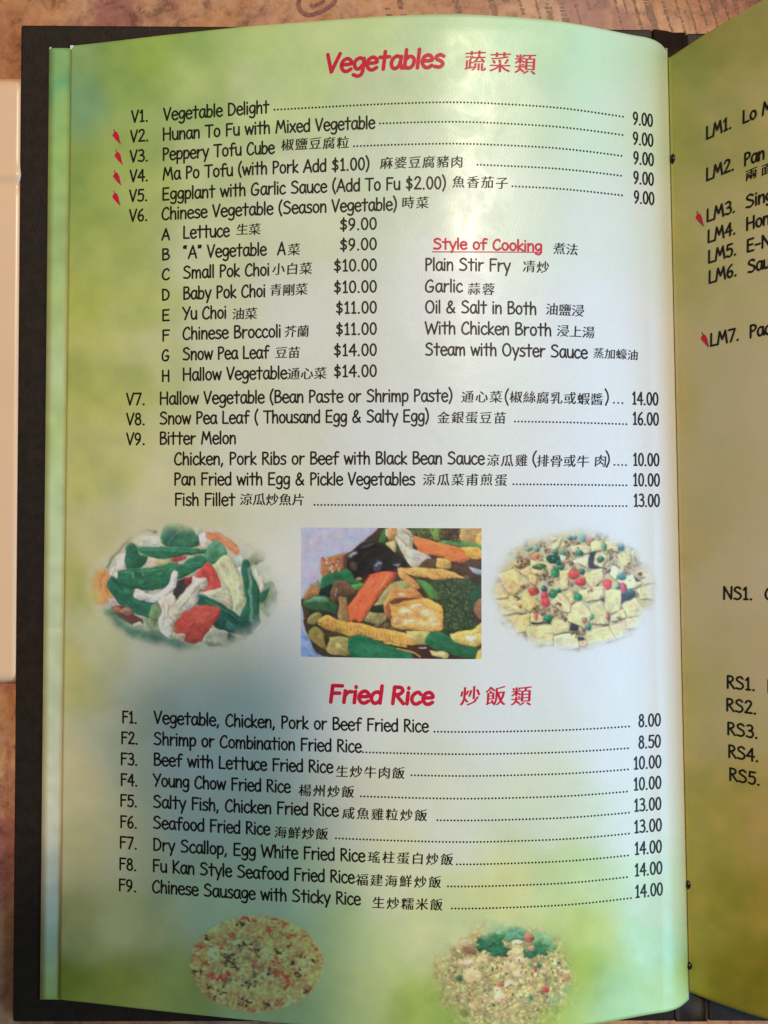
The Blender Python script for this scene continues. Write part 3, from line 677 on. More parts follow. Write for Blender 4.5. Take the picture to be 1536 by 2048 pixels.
def dish_brown():
    p = Paint(602, 1055, 964, 1314, 3.938, (218, 216, 214), (188, 184, 204)); ox, oy = 47, 59
    def P(pts, col, **k): p.poly([(a - ox, b - oy) for a, b in pts], col, **k)
    def Bl(cx, cy, rx, ry, col, **k): p.blob(cx - ox, cy - oy, rx, ry, col, **k)
    def Ln(pts, w, col, **k): p.line([(a - ox, b - oy) for a, b in pts], w, col, **k)
    P([(40,850),(110,930),(330,1090),(40,1090)], (146,164,214), vol=0, sm=False); P([(60,160),(300,60),(330,60),(60,200)], (206,200,212), vol=0, soft=6)
    P([(210,300),(430,250),(520,170),(660,62),(700,40),(1500,40),(1500,1100),(330,1090),(110,930),(60,700),(60,620),(200,540)], (70,54,36), vol=.1)
    for _ in range(150): Bl(p.r.uniform(520,1470) if _ % 2 else p.r.uniform(250,1400), p.r.uniform(200,1080) if _ % 2 else p.r.uniform(560,1060), p.r.uniform(14,50), p.r.uniform(10,30), [(96,72,40),(54,40,28),(120,96,54),(60,70,40),(40,34,30)][p.r.integers(5)], rot=p.r.uniform(0,3))
    P([(60,620),(110,540),(200,500),(200,600),(140,640)], (176,120,60)); P([(110,520),(190,470),(200,540)], (150,150,110))
    P([(210,310),(290,280),(420,255),(445,330),(370,405),(280,432),(208,440)], (170,108,62), vol=.6)
    for _ in range(26): Bl(p.r.uniform(225,380), p.r.uniform(295,410), p.r.uniform(6,18), 7, [(226,180,150),(140,80,40),(200,140,96)][p.r.integers(3)], rot=p.r.uniform(0,3), vol=.2)
    P([(380,280),(430,258),(470,330),(430,400),(380,370)], (90,54,44))
    P([(662,170),(690,90),(706,62),(722,80),(712,185)], (62,124,62)); P([(720,185),(780,160),(800,220),(780,250)], (200,180,120))
    P([(716,60),(880,60),(930,140),(935,225),(1050,268),(1098,340),(1085,378),(930,372),(860,270),(790,160),(728,130)], (208,196,172), vol=.5)
    P([(728,62),(795,62),(785,150),(742,155)], (208,148,86)); Ln([(800,110),(860,170),(920,200)], 8, (180,130,70), vol=.2); Ln([(850,70),(900,120),(920,180)], 9, (170,150,90)); P([(870,230),(960,230),(1050,290),(1080,350),(960,350)], (202,194,180), vol=.3)
    P([(885,62),(1130,60),(1152,150),(1060,142),(950,105)], (72,92,42)); P([(1060,62),(1150,60),(1140,130),(1090,140)], (110,150,60)); P([(1140,62),(1305,62),(1305,152),(1140,152)], (76,54,36)); P([(1300,60),(1480,60),(1480,180),(1400,172),(1308,152)], (196,150,84)); P([(1430,100),(1480,90),(1480,180),(1430,170)], (222,170,70))
    for _ in range(60): Bl(p.r.uniform(900,1300), p.r.uniform(65,150), 6, 5, [(130,140,70),(40,50,30),(150,130,80)][p.r.integers(3)], vol=.2)
    P([(1200,300),(1330,280),(1480,300),(1480,450),(1330,425),(1230,372)], (80,56,36)); P([(1365,358),(1475,392),(1475,430),(1400,405)], (168,178,192))
    P([(930,385),(1060,300),(1200,340),(1220,380),(1060,390)], (96,70,46))
    P([(1130,150),(1300,158),(1475,185),(1475,212),(1300,198),(1150,182)], (80,140,76))
    P([(928,118),(1050,150),(1200,182),(1330,220),(1375,290),(1310,328),(1180,297),(1050,262),(980,240),(940,170)], (232,120,52), vol=.5)
    P([(1300,205),(1450,205),(1480,290),(1372,292),(1340,240)], (226,166,60)); P([(1120,300),(1220,310),(1228,372),(1130,372)], (220,168,82))
    P([(422,300),(460,240),(520,188),(600,160),(700,185),(780,250),(850,290),(885,350),(800,372),(700,400),(620,410),(565,470),(490,475),(440,435),(415,360)], (26,22,22), vol=.9)
    for l in [[(440,330),(500,230),(600,175),(700,195)],[(480,360),(560,250),(650,215)],[(540,420),(600,320),(700,280)]]: Ln(l, 7, (52,46,46), vol=.1, soft=1.5)
    Ln([(432,290),(450,268),(486,254)], 13, (190,190,206), vol=.1, soft=1.6); Ln([(520,215),(570,186),(620,180)], 7, (110,106,112), vol=.1, soft=1.6); P([(620,335),(660,312),(690,325),(672,385),(625,392)], (70,72,90), vol=.2, soft=1.8); P([(760,345),(830,332),(805,362)], (120,122,136), vol=.1); P([(440,330),(490,342),(480,392),(440,380)], (84,62,48), vol=.3, soft=1.6); Ln([(632,352),(655,330),(682,332)], 7, (170,178,200), vol=.1, soft=1)
    P([(205,445),(330,400),(420,382),(470,460),(545,500),(440,502),(300,522),(205,565)], (38,108,66), vol=.5); P([(200,540),(300,512),(300,600),(200,600)], (18,36,34)); P([(440,505),(550,490),(520,530),(460,540)], (90,150,70)); Bl(500,460,24,10,(190,150,80))
    P([(540,790),(610,690),(700,560),(780,480),(900,470),(945,520),(760,640),(705,790)], (166,152,92), vol=.4); P([(600,670),(700,660),(710,720),(600,720)], (30,46,32))
    P([(800,372),(900,367),(1100,374),(1250,408),(1332,448),(1290,472),(1100,457),(900,417),(830,402)], (226,168,78), vol=.6)
    for q in range(26): Bl(860+q*17, 384+q*2.2+(q%2)*14, 6, 5, (240,196,112), vol=.2)
    P([(1035,480),(1180,458),(1330,448),(1440,490),(1462,600),(1405,720),(1412,832),(1250,872),(1160,862),(1162,660),(1120,600)], (44,66,38), vol=.3)
    for _ in range(420): Bl(p.r.uniform(1060,1440), p.r.uniform(465,850), p.r.uniform(4,9), p.r.uniform(3,6), [(92,116,60),(26,44,28),(60,90,48),(116,120,70)][p.r.integers(4)], vol=.3, nz=.02)
    P([(1380,560),(1455,500),(1462,610),(1410,700)], (28,84,54), vol=.3, soft=2); P([(1410,640),(1475,600),(1475,760),(1420,722)], (152,98,62))
    P([(948,450),(1030,482),(1120,560),(1132,612),(1060,592),(1000,522)], (80,142,62), vol=.5)
    P([(805,385),(860,402),(950,470),(985,522),(950,542),(880,482),(820,432)], (220,154,74), vol=.6)
    P([(800,402),(640,405),(580,450),(500,560),(430,660),(413,690),(430,785),(480,780),(520,792),(600,682),(690,562),(775,472)], (236,98,48), vol=.45)
    Ln([(735,425),(690,500),(640,555)], 9, (248,170,90), vol=.1); P([(560,480),(700,430),(640,520),(520,620)], (242,112,62), vol=.05, soft=5); Bl(790,415,16,18,(150,50,60))
    P([(60,655),(130,600),(250,590),(320,640),(340,745),(260,742),(130,705)], (50,92,56), vol=.6); P([(70,640),(150,605),(240,600),(260,640),(150,640)], (110,160,110), vol=.3)
    P([(110,700),(330,742),(200,765),(95,800)], (36,42,28)); P([(100,770),(150,725),(205,735),(190,800),(110,825)], (150,140,78), vol=.5)
    P([(345,600),(400,600),(420,690),(427,835),(338,805),(347,700)], (156,116,68), vol=.5)
    P([(285,560),(310,492),(370,472),(430,500),(482,560),(440,592),(410,575),(380,605),(350,580),(320,655),(290,625)], (112,78,54), vol=.7); Ln([(330,540),(322,600)],6,(190,160,130),vol=.1); Ln([(380,540),(382,590)],6,(70,46,34),vol=.1); Ln([(430,545),(440,580)],6,(70,46,34),vol=.1)
    P([(105,880),(160,838),(230,900),(245,1012),(120,935)], (168,142,66), vol=.5); P([(265,920),(415,920),(432,1045),(258,1042)], (176,156,86), vol=.5); Bl(345,985,24,24,(214,200,130),vol=.2); P([(225,900),(270,930),(250,1010)], (60,44,22))
    P([(185,780),(240,748),(330,778),(480,800),(650,840),(850,880),(1000,920),(1025,972),(900,967),(700,942),(500,912),(300,872),(200,832)], (222,164,66), vol=.6)
    for q in range(44):
        for k in range(2): Bl(260+q*15, 800+q*3.2+k*22, 6, 5, (238,190,98) if q % 2 else (196,136,50), vol=.2)
    P([(880,865),(1062,865),(1045,962),(900,922)], (204,184,104), vol=.4)
    P([(740,565),(775,525),(860,540),(920,530),(1000,600),(1090,622),(1150,680),(1158,780),(1135,857),(950,852),(780,837),(750,762),(703,690)], (228,166,74), vol=.5)
    P([(738,570),(770,525),(850,540),(935,532),(1000,602),(850,622),(760,650)], (206,136,64), vol=.4); P([(740,640),(800,600),(900,600),(980,610),(880,625),(780,650)], (120,66,40), vol=.2)
    P([(705,680),(745,650),(765,760),(740,760)], (176,96,52))
    for cx, cy, rx, ry in [(870,710,50,34),(960,670,50,20),(1040,720,60,30),(1090,790,40,40),(900,790,60,22),(1000,800,50,18),(840,570,30,14),(800,780,24,24)]: Bl(cx, cy, rx, ry, (246,206,150), vol=.3, soft=2)
    Ln([(780,825),(950,790),(1140,800)], 9, (240,190,120), vol=.1); Ln([(770,660),(900,650),(1010,640)], 10, (210,146,60), vol=.1)
    P([(410,965),(430,912),(560,905),(700,960),(850,1012),(985,1072),(700,1110),(480,1090),(420,1015)], (22,106,70), vol=.5); P([(430,1000),(560,960),(700,1010),(600,1060)], (40,130,88), vol=.1, soft=5)
    P([(850,990),(1050,960),(1350,1062),(1310,1100),(985,1100),(900,1030)], (68,32,28), vol=.3); Ln([(975,990),(1030,988)], 8, (210,200,210), vol=.1); Ln([(700,952),(800,962),(885,980)], 14, (224,172,66)); Ln([(800,1000),(900,1020),(985,1062)], 9, (226,176,80))
    P([(1060,1010),(1190,1020),(1195,1062),(1100,1052)], (204,188,122))
    P([(1060,870),(1140,868),(1300,940),(1445,1000),(1420,1072),(1250,1042),(1028,955)], (30,108,66), vol=.55)
    P([(1225,885),(1400,840),(1480,795),(1480,962),(1330,968),(1245,930)], (220,186,88), vol=.6); Bl(1390,915,40,24,(248,232,190),vol=.2); P([(1440,1022),(1480,1000),(1480,1090),(1425,1082)], (226,172,70))
    p.bake(None, 'rectangular printed picture of tofu, carrot and baby corn stir fry')
def dish_tofu():
    p = Paint(972, 1037, 1332, 1327, 4.267, (222, 228, 232), (206, 196, 152))
    def D(a): return (a[0] - 8, a[1] - 8)
    for _ in range(260): p.blob(p.r.uniform(80,1420), p.r.uniform(100,1120), p.r.uniform(16,46), p.r.uniform(12,30), [(206,194,140),(170,146,104),(216,208,160),(140,116,84),(190,180,128)][p.r.integers(5)], rot=p.r.uniform(0,3), vol=.5)
    T = [[(110,490),(250,435),(375,560),(230,675)],[(85,700),(300,660),(352,800),(150,835)],[(95,560),(140,560),(200,680),(90,690)],[(200,850),(390,815),(362,975),(270,985)],[(355,930),(572,920),(572,1085),(365,1085)],[(390,360),(600,400),(550,492),(380,482)],[(530,250),(655,158),(630,245),(560,292)],
     [(640,450),(722,440),(712,612),(650,612)],[(835,482),(1000,432),(1012,530),(900,602)],[(800,630),(920,588),(1000,590),(1012,682),(860,722)],[(905,200),(1005,196),(990,285),(905,285)],[(1015,215),(1152,200),(1142,292),(1040,282)],[(1130,310),(1245,300),(1252,432),(1165,420)],
     [(1055,485),(1130,388),(1205,440),(1110,535)],[(1175,500),(1260,488),(1335,560),(1220,622),(1125,540)],[(1285,472),(1400,425),(1455,552),(1360,572)],[(1300,600),(1420,590),(1440,700),(1330,690)],[(1035,612),(1182,620),(1152,812),(1015,802)],[(1165,742),(1282,685),(1392,830),(1215,855)],[(885,762),(980,705),(1042,800),(1050,905),(900,912)],
     [(715,760),(820,718),(892,800),(905,870),(862,945),(695,882)],[(558,722),(640,640),(742,720),(720,812),(640,790)],[(675,630),(732,615),(778,700),(740,735)],[(565,870),(702,870),(722,970),(578,1002)],[(578,1012),(772,978),(802,1115),(588,1135)],[(865,970),(1042,928),(1125,1040),(880,1122)],
     [(1065,932),(1200,888),(1245,1002),(1120,1032)],[(395,800),(522,850),(492,902),(388,882)],[(785,382),(892,298),(890,432)],[(925,342),(990,288),(1045,350),(1000,422),(928,392)],[(265,442),(390,418),(380,522)],[(1058,862),(1182,780),(1192,852),(1080,892)],[(1200,870),(1380,830),(1330,940),(1210,950)],[(735,240),(905,240),(890,302),(760,302)],[(378,492),(452,480),(430,572),(380,542)],[(308,650),(370,618),(468,735),(380,798),(330,772)],[(230,400),(300,350),(380,370),(300,430)]]
    for q in T:
        c = np.array([(226,214,152),(230,218,160),(222,208,146),(232,224,176)][p.r.integers(4)], float); cx = np.mean([a for a, b in q])
        if cx < 420: c = c * [1.0, .95, .84]
        q = [D(a) for a in q]; sd = [(a + 5, b + 12) for a, b in q]
        p.poly(sd, (120,98,56), sm=False, vol=.2, soft=1.2); p.poly(q, c, sm=False, vol=.30, soft=.6, nz=.05, rnd=2.5)
        m = np.mean(np.array(q), 0); p.blob(m[0] - 8, m[1] - 8, 26, 20, np.clip(c * 1.06, 0, 255), vol=.05, soft=3, nz=.02)
        for _ in range(2): p.blob(m[0] + p.r.uniform(-36,36), m[1] + p.r.uniform(-36,36), 6, 5, (180,150,90), vol=.1, nz=0)
    for cx, cy in [(225,590),(225,640),(300,755),(205,885)]: p.blob(cx - 8, cy - 8, 22, 14, (206,150,80), vol=.2, soft=2)
    for cx, cy, r in [(330,385,60),(290,430,30),(490,510,62),(560,560,66),(610,500,46),(520,470,40),(720,310,48),(710,385,56),(520,800,56),(600,822,50),(440,790,40),(330,602,34),(350,580,26),(275,690,30),(760,960,46),(820,1020,46),(840,970,30),(1040,470,42),(1220,455,60),(1290,385,44),(1080,315,40),(1100,390,40),(640,740,30),(780,220,46),(700,230,40),(540,270,36),(480,230,40),(730,585,36),(1000,690,28),(900,620,26),(1060,350,30),(1010,150,50),(960,120,40),(1150,870,30),(1330,500,30),(640,830,36),(690,860,30)]:
        for _ in range(int(r / 4)): p.blob(cx - 8 + p.r.normal() * r * .42, cy - 8 + p.r.normal() * r * .36, p.r.uniform(9,17), p.r.uniform(6,11), [(156,122,84),(118,88,66),(182,150,106),(92,66,56),(190,166,128)][p.r.integers(5)], rot=p.r.uniform(0,3), vol=.6)
    for pts in [[(890,295),(945,290),(930,340),(940,400),(990,430),(890,430)],[(395,885),(520,900),(560,900),(560,915),(400,908)],[(1260,490),(1330,545),(1290,550)],[(1160,640),(1280,630),(1270,680),(1180,720),(1160,740)],[(730,900),(800,930),(780,970),(720,960)],[(790,1010),(850,1030),(840,1060),(790,1050)],[(970,700),(1020,690),(1020,725)]]: p.poly([D(a) for a in pts], (62,56,62), vol=.3)
    for cx, cy, rx, ry, c in [(598,468,42,42,(30,136,92)),(640,418,30,26,(34,140,96)),(585,350,64,44,(16,76,56)),(462,418,62,26,(70,104,66)),(805,302,32,30,(28,140,104)),(600,288,32,24,(34,124,100)),(668,302,22,18,(60,140,120)),(836,176,36,40,(110,166,156)),(822,460,30,30,(34,106,76)),(800,680,40,36,(28,136,94)),(582,650,44,38,(44,124,80)),(632,624,26,22,(34,120,84)),(540,868,38,38,(24,128,96)),(1162,508,40,30,(60,136,130)),(982,360,34,26,(24,112,84)),(892,935,24,26,(30,120,100)),(1015,252,26,44,(96,160,110)),(1168,260,28,34,(54,110,130)),(502,608,26,30,(30,74,84)),(372,268,40,22,(130,170,160)),(440,270,32,30,(120,168,160)),(732,178,30,22,(80,124,130)),(770,178,20,20,(80,124,130)),(910,850,20,30,(80,140,90)),(1230,640,60,30,(64,92,108)),(1135,598,24,16,(40,120,100)),(628,380,20,26,(24,110,84))]:
        p.blob(cx - 8, cy - 8, rx, ry, c, vol=.8, rnd=3)
        if rx > 22: p.blob(cx - 16, cy - 18, 7, 5, (150,200,170), vol=.1, nz=0)
    for cx, cy, rx, ry, c in [(755,488,46,44,(206,66,58)),(815,548,50,38,(212,60,54)),(1042,570,42,46,(214,62,66)),(1185,598,32,44,(196,60,92)),(415,624,46,38,(196,64,54)),(500,668,36,44,(196,56,58)),(515,725,50,40,(206,58,58)),(442,332,32,26,(214,130,90)),(905,180,40,26,(196,130,130)),(850,880,26,34,(176,124,96)),(1055,845,22,42,(176,84,104)),(440,840,20,36,(196,90,60)),(295,755,20,18,(214,140,70)),(845,1085,40,26,(224,180,140))]: p.blob(cx - 8, cy - 8, rx, ry, c, vol=.7, rnd=3); p.blob(cx - 18, cy - 20, 8, 6, (240,150,140), vol=.1, nz=0)
    P = p.poly; P([D(a) for a in [(640,310),(690,330),(680,360),(645,355)]], (206,220,196), vol=.2); P([D(a) for a in [(750,370),(800,345),(820,350),(770,390)]], (244,234,210), vol=.1); P([D(a) for a in [(1085,420),(1125,410),(1110,480),(1075,470)]], (250,244,220), vol=.1)
    p.bake(vign(745,612,690,520,.84,1.06,41,.05), 'printed round picture of tofu cubes with minced meat, peas and red pepper')
def rice_red():
    p = Paint(372, 1822, 654, 2052, 4.655, (132, 142, 172), (140, 118, 74)); ox, oy = 102, 56
    p.grains(1900, 658, 490, 650, 480, [(170,142,94),(160,134,86),(176,150,102),(154,130,82),(166,138,90),(146,118,74)], (34,60), (14,24), .5)
    p.grains(170, 500, 470, 290, 240, [(140,138,104),(126,126,92),(84,84,56),(150,146,112)], (40,80), (18,30), .4)
    p.img = blur(p.img, 1.25)
    v = smooth_noise(p.X, p.Y, 12, 101) * .6 + smooth_noise(p.X, p.Y, 5, 102) * .4; p.img *= (1 + 1.0 * (v - .5))[..., None]
    for _ in range(330): p.line([(a0 := p.r.uniform(60,1250), b0 := p.r.uniform(60,920)), (a0 + p.r.uniform(6,22), b0 + p.r.uniform(-10,10)), (a0 + p.r.uniform(18,40), b0 + p.r.uniform(-16,16))], p.r.uniform(3,6), [(196,172,124),(92,72,44),(204,182,138),(84,70,44)][p.r.integers(4)], vol=.1, soft=.6)
    def cl(cx, cy, r, n, cols): 
        for _ in range(n): p.blob(cx - ox + p.r.normal() * r * .5, cy - oy + p.r.normal() * r * .32, p.r.uniform(10,24), p.r.uniform(6,12), cols[p.r.integers(len(cols))], rot=p.r.normal() * .6, vol=.6)
    R = [(190,72,48),(168,58,44),(206,96,66),(132,44,40)]; K = [(52,44,32),(40,34,28),(70,58,40)]
    for a in [(625,110,40,9),(735,140,40,8),(930,130,36,6),(1020,170,30,6),(890,228,46,9),(1095,285,40,8),(1185,303,28,5),(530,280,44,7),(780,295,34,5),(430,380,36,7),(200,370,50,8),(245,400,50,9),(155,480,36,8),(270,540,40,7),(330,650,60,14),(400,690,60,12),(480,650,50,10),(940,540,60,10),(960,640,60,10),(1010,700,80,16),(1040,760,60,9),(740,540,60,7),(350,890,46,9),(400,940,40,6),(960,910,50,12),(720,980,46,6),(1270,800,40,8),(1180,890,44,6),(1320,415,20,3),(900,1000,40,5)]: cl(*a, R)
    for a in [(620,180,40,7),(290,300,40,7),(650,370,60,10),(740,410,60,8),(470,500,60,8),(540,560,60,9),(1050,380,24,4),(960,440,40,5),(1130,650,60,7),(900,630,50,6),(700,740,70,10),(430,800,70,8),(660,910,80,10),(850,920,60,6),(200,640,60,7),(1290,520,30,4),(1170,480,40,5),(1100,550,40,5),(520,490,50,7),(1240,810,40,5),(330,760,50,5)]: cl(*a, K)
    def al(x, y):
        d = np.sqrt(((x - 656) / 628) ** 2 + ((y - 492) / 458) ** 2) + .035 * (smooth_noise(x, y, 40, 51) - .5); return np.clip((1.0 - d) / .03, 0, 1)
    p.bake(al, 'printed oval picture of fried rice with red bits', 1.5)
def rice_green():
    p = Paint(850, 1822, 1186, 2070, 4.389, (194, 198, 205), (168, 154, 96)); ox, oy = 44, 53
    p.grains(2200, 700, 600, 690, 520, [(192,178,118),(176,162,100),(208,194,138),(160,148,88),(186,172,122),(146,132,78)], (26,46), (12,20), .45)
    p.img = blur(p.img, 1.2)
    v = smooth_noise(p.X, p.Y, 11, 111) * .6 + smooth_noise(p.X, p.Y, 5, 112) * .4; p.img *= (1 + .8 * (v - .5))[..., None]
    for _ in range(420): p.line([(a0 := p.r.uniform(60,1380), b0 := p.r.uniform(200,1050)), (a0 + p.r.uniform(6,16), b0 + p.r.uniform(-8,8)), (a0 + p.r.uniform(14,28), b0 + p.r.uniform(-12,12))], p.r.uniform(3,6), [(214,202,144),(128,112,62),(220,208,156),(116,100,58)][p.r.integers(4)], vol=.1, soft=.6)
    p.grains(90, 900, 500, 360, 260, [(222,202,132),(212,188,116)], (24,50), (14,26), .4)
    def Bl(cx, cy, rx, ry, col, **k): p.blob(cx - ox, cy - oy, rx, ry, col, **k)
    def P(pts, col, **k): p.poly([(a - ox, b - oy) for a, b in pts], col, **k)
    for cx, cy, rx, ry in [(470,620,80,64),(780,540,90,44),(560,480,70,36),(420,500,60,24),(820,430,70,50),(690,760,40,50),(720,820,60,50),(800,700,60,30),(420,340,70,40),(880,480,50,30),(870,600,60,40)]: Bl(cx, cy, rx, ry, (206,180,132), vol=.5, soft=3)
    Bl(430,505,48,18,(206,196,170),vol=.2, soft=3); Bl(700,770,28,34,(200,196,170),vol=.2,soft=4)
    P([(360,380),(420,365),(495,390),(490,430),(400,420)], (136,96,72), vol=.4)
    for _ in range(170): Bl(p.r.uniform(120,1300), p.r.uniform(380,1000), p.r.uniform(5,14), p.r.uniform(4,8), [(84,62,40),(110,84,50),(60,60,36)][p.r.integers(3)], rot=p.r.uniform(0,3), vol=.3)
    def leaf(cx, cy, r, col, rot=0):
        a = np.linspace(0, 2 * np.pi, 70)[:-1]; q = r * (1 + .20 * np.cos(5 * a + rot) + .10 * np.cos(11 * a + 2 * rot) + .06 * np.cos(23 * a))
        P([(cx + q[i] * math.cos(t), cy + q[i] * .62 * math.sin(t)) for i, t in enumerate(a)], col, vol=.6, sm=False)
        for k in range(5):
            t = rot + k * 1.25; p.line([(cx - ox, cy - oy), (cx - ox + r * .4 * math.cos(t) + 6, cy - oy + r * .3 * math.sin(t)), (cx - ox + r * .8 * math.cos(t), cy - oy + r * .5 * math.sin(t))], 5, np.clip(np.array(col) * 1.25 + 8, 0, 255), vol=.1)
    leaf(740,180,150,(142,172,124)); leaf(690,240,120,(104,150,112),1); leaf(830,250,110,(84,140,106),2); leaf(1100,280,110,(100,154,108),.5); leaf(1130,370,70,(64,130,90),1); leaf(600,350,105,(26,92,62),.3); leaf(700,400,90,(30,96,64),1.4); leaf(1040,390,90,(34,104,66),2); leaf(960,430,60,(34,96,66),.2); leaf(640,300,100,(46,108,70),2.2)
    P([(820,312),(860,305),(900,325),(860,340)], (220,214,176)); Bl(960,285,50,40,(172,96,80),vol=.7); Bl(975,378,30,20,(204,140,100)); Bl(1045,540,28,30,(40,116,72),vol=.4,soft=1.2); Bl(1015,580,18,18,(176,70,60)); Bl(352,645,36,30,(64,112,70),vol=.4,soft=1.5); Bl(165,790,40,34,(74,114,68),vol=.4,soft=2); Bl(970,820,20,24,(60,110,80),vol=.3, soft=1.5); Bl(930,850,24,12,(180,180,140), soft=2); Bl(1105,750,26,30,(176,60,54)); Bl(1290,635,34,36,(186,106,76)); Bl(715,700,30,18,(176,84,70)); Bl(1310,755,50,24,(84,140,86)); Bl(1195,520,44,24,(190,190,140), soft=2); Bl(1215,510,16,12,(30,40,30)); Bl(380,950,44,30,(96,112,50)); Bl(1190,930,30,40,(110,130,50)); Bl(1180,840,50,24,(130,150,100))
    p.bake(vign(700,590,650,500,.72,1.08,61,.10), 'printed picture of fried rice topped with parsley leaves, fading into the page', 1.5)
for f in (dish_greens, dish_brown, dish_tofu, rice_red, rice_green): f()
# ------------------------------------------------------------------ small things at the fold
bm_, N, L, B = mat('black_cord'); nn = noise(N, L, 900, 3, .6, objco(N)); rr = ramp(N, L, nn.outputs[0], [(0.3, (.003, .003, .003)), (.7, (.012, .010, .009))]); L.new(rr.outputs[0], B.inputs['Base Color']); B.inputs['Roughness'].default_value = .3
CORD = bm_
def cord(px, py, ry):
    # a bead-like turn of binding cord coming through the fold
    V = []; Fc = []; n = 12; k = 8
    for i in range(n):
        t = i / (n - 1); y = py - ry + 2 * ry * t; r = max(.05, math.sin(math.pi * t) ** .7)
        c = ptR(np.array([px + 0.0]), np.array([y]), -0.0003)[0]
        for j in range(k):
            a = 2 * math.pi * j / k; V.append((c[0] + r * .0013 * math.cos(a), c[1], c[2] + r * .0012 * math.sin(a)))
    for i in range(n - 1):
        for j in range(k): a = i * k + j; b = i * k + (j + 1) % k; Fc.append([a, b, b + k, a + k])
    fix(mesh('binding_cord', V, Fc, CORD, menu, True))
cord(1346, 318, 11); cord(1376, 1769, 10); cord(1378, 1931, 9)
gm, N, L, B = mat('gilt_metal'); B.inputs['Base Color'].default_value = (.75, .62, .35, 1); B.inputs['Metallic'].default_value = 1
nn = noise(N, L, 800, 2, .5, objco(N)); rr = ramp(N, L, nn.outputs[0], [(0.3, (.18,) * 3), (.7, (.35,) * 3)]); L.new(rr.outputs[0], B.inputs['Roughness'])
def staple(px, py, dx, dy, up=.0006):
    ink = Ink(); c = unproj([px, px + dx], [py, py + dy], up); r = .00028; V = []; Fc = []
    d = c[1] - c[0]; d /= np.linalg.norm(d); s = np.cross(d, [0, 0, 1]); u = np.array([0, 0, 1.])
    for i in range(5):
        t = i / 4; p = c[0] * (1 - t) + c[1] * t + u * .0003 * math.sin(math.pi * t)
        for j in range(7): a = 2 * math.pi * j / 7; V.append(p + r * (s * math.cos(a) + u * math.sin(a)))
    for i in range(4):
        for j in range(7): a = i * 7 + j; b = i * 7 + (j + 1) % 7; Fc.append([a, b, b + 7, a + 7])
    Fc += [[6, 5, 4, 3, 2, 1, 0], [28 + j for j in range(7)]]
    fix(mesh('staple', V, Fc, gm, menu, True))
def chip(pts, up):
    V = unproj([p[0] for p in pts], [p[1] for p in pts], up); V = np.vstack([V, V - [0, 0, .0002]]); k = len(pts)
    F_ = [list(range(k)), list(range(2 * k - 1, k - 1, -1))] + [[i, i + k, (i + 1) % k + k, (i + 1) % k] for i in range(k)]
    fix(mesh('worn_corner', V, F_, PAPER, menu, False, np.full((2 * k, 3), .85)))
chip([(140.5, 90.5), (141, 99), (143, 98), (148, 91)], .0011); chip([(100, 94), (98.5, 99), (100, 98), (103, 94.5)], .0004)
staple(1331, 96, 4, 6); staple(1366, 2002, 6, -3)

# ------------------------------------------------------------------ tabletop and plate
tm, N, L, B = mat('printed_laminate'); co = objco(N)
n1 = noise(N, L, 17, 6, .62, co, .6); n2 = noise(N, L, 95, 10, .8, co, .4); n3 = noise(N, L, 9, 3, .5, co)
c1 = ramp(N, L, n1.outputs[0], [(.36, lin((198, 134, 108))), (.46, lin((226, 168, 118))), (.54, lin((232, 186, 146))), (.62, lin((192, 134, 122)))])
c2 = ramp(N, L, n2.outputs[0], [(.36, lin((100, 60, 44))), (.47, lin((205, 180, 165))), (.7, lin((255, 240, 225)))])
mx = N.new('ShaderNodeMix'); mx.data_type = 'RGBA'; mx.blend_type = 'MULTIPLY'; mx.inputs[0].default_value = .85
L.new(c1.outputs[0], mx.inputs[6]); L.new(c2.outputs[0], mx.inputs[7]); L.new(mx.outputs[2], B.inputs['Base Color'])
B.inputs['Roughness'].default_value = .35
ZT = -0.0048
q = 1.2
tb = mesh('tabletop', [(-q, -q, ZT - .02), (q, -q, ZT - .02), (q, q, ZT - .02), (-q, q, ZT - .02), (-q, -q, ZT), (q, -q, ZT), (q, q, ZT), (-q, q, ZT)],
          [[3, 2, 1, 0], [4, 5, 6, 7], [0, 1, 5, 4], [1, 2, 6, 5], [2, 3, 7, 6], [3, 0, 4, 7]], tm)
tag(tb, kind='structure')
pm, N, L, B = mat('table_print_brown'); nn = noise(N, L, 900, 4, .7, objco(N)); rr = ramp(N, L, nn.outputs[0], [(0.45, lin((110, 66, 36))), (.66, lin((170, 116, 80)))])
L.new(rr.outputs[0], B.inputs['Base Color']); B.inputs['Roughness'].default_value = .35
pm2, N, L, B = mat('table_print_plum'); nn = noise(N, L, 500, 4, .7, objco(N)); rr = ramp(N, L, nn.outputs[0], [(0.36, lin((96, 52, 46))), (.62, lin((160, 100, 86)))])
L.new(rr.outputs[0], B.inputs['Base Color']); B.inputs['Roughness'].default_value = .35
def tpt(x, y, up): return unproj(x, y, np.full(np.shape(x), ZT) + up)
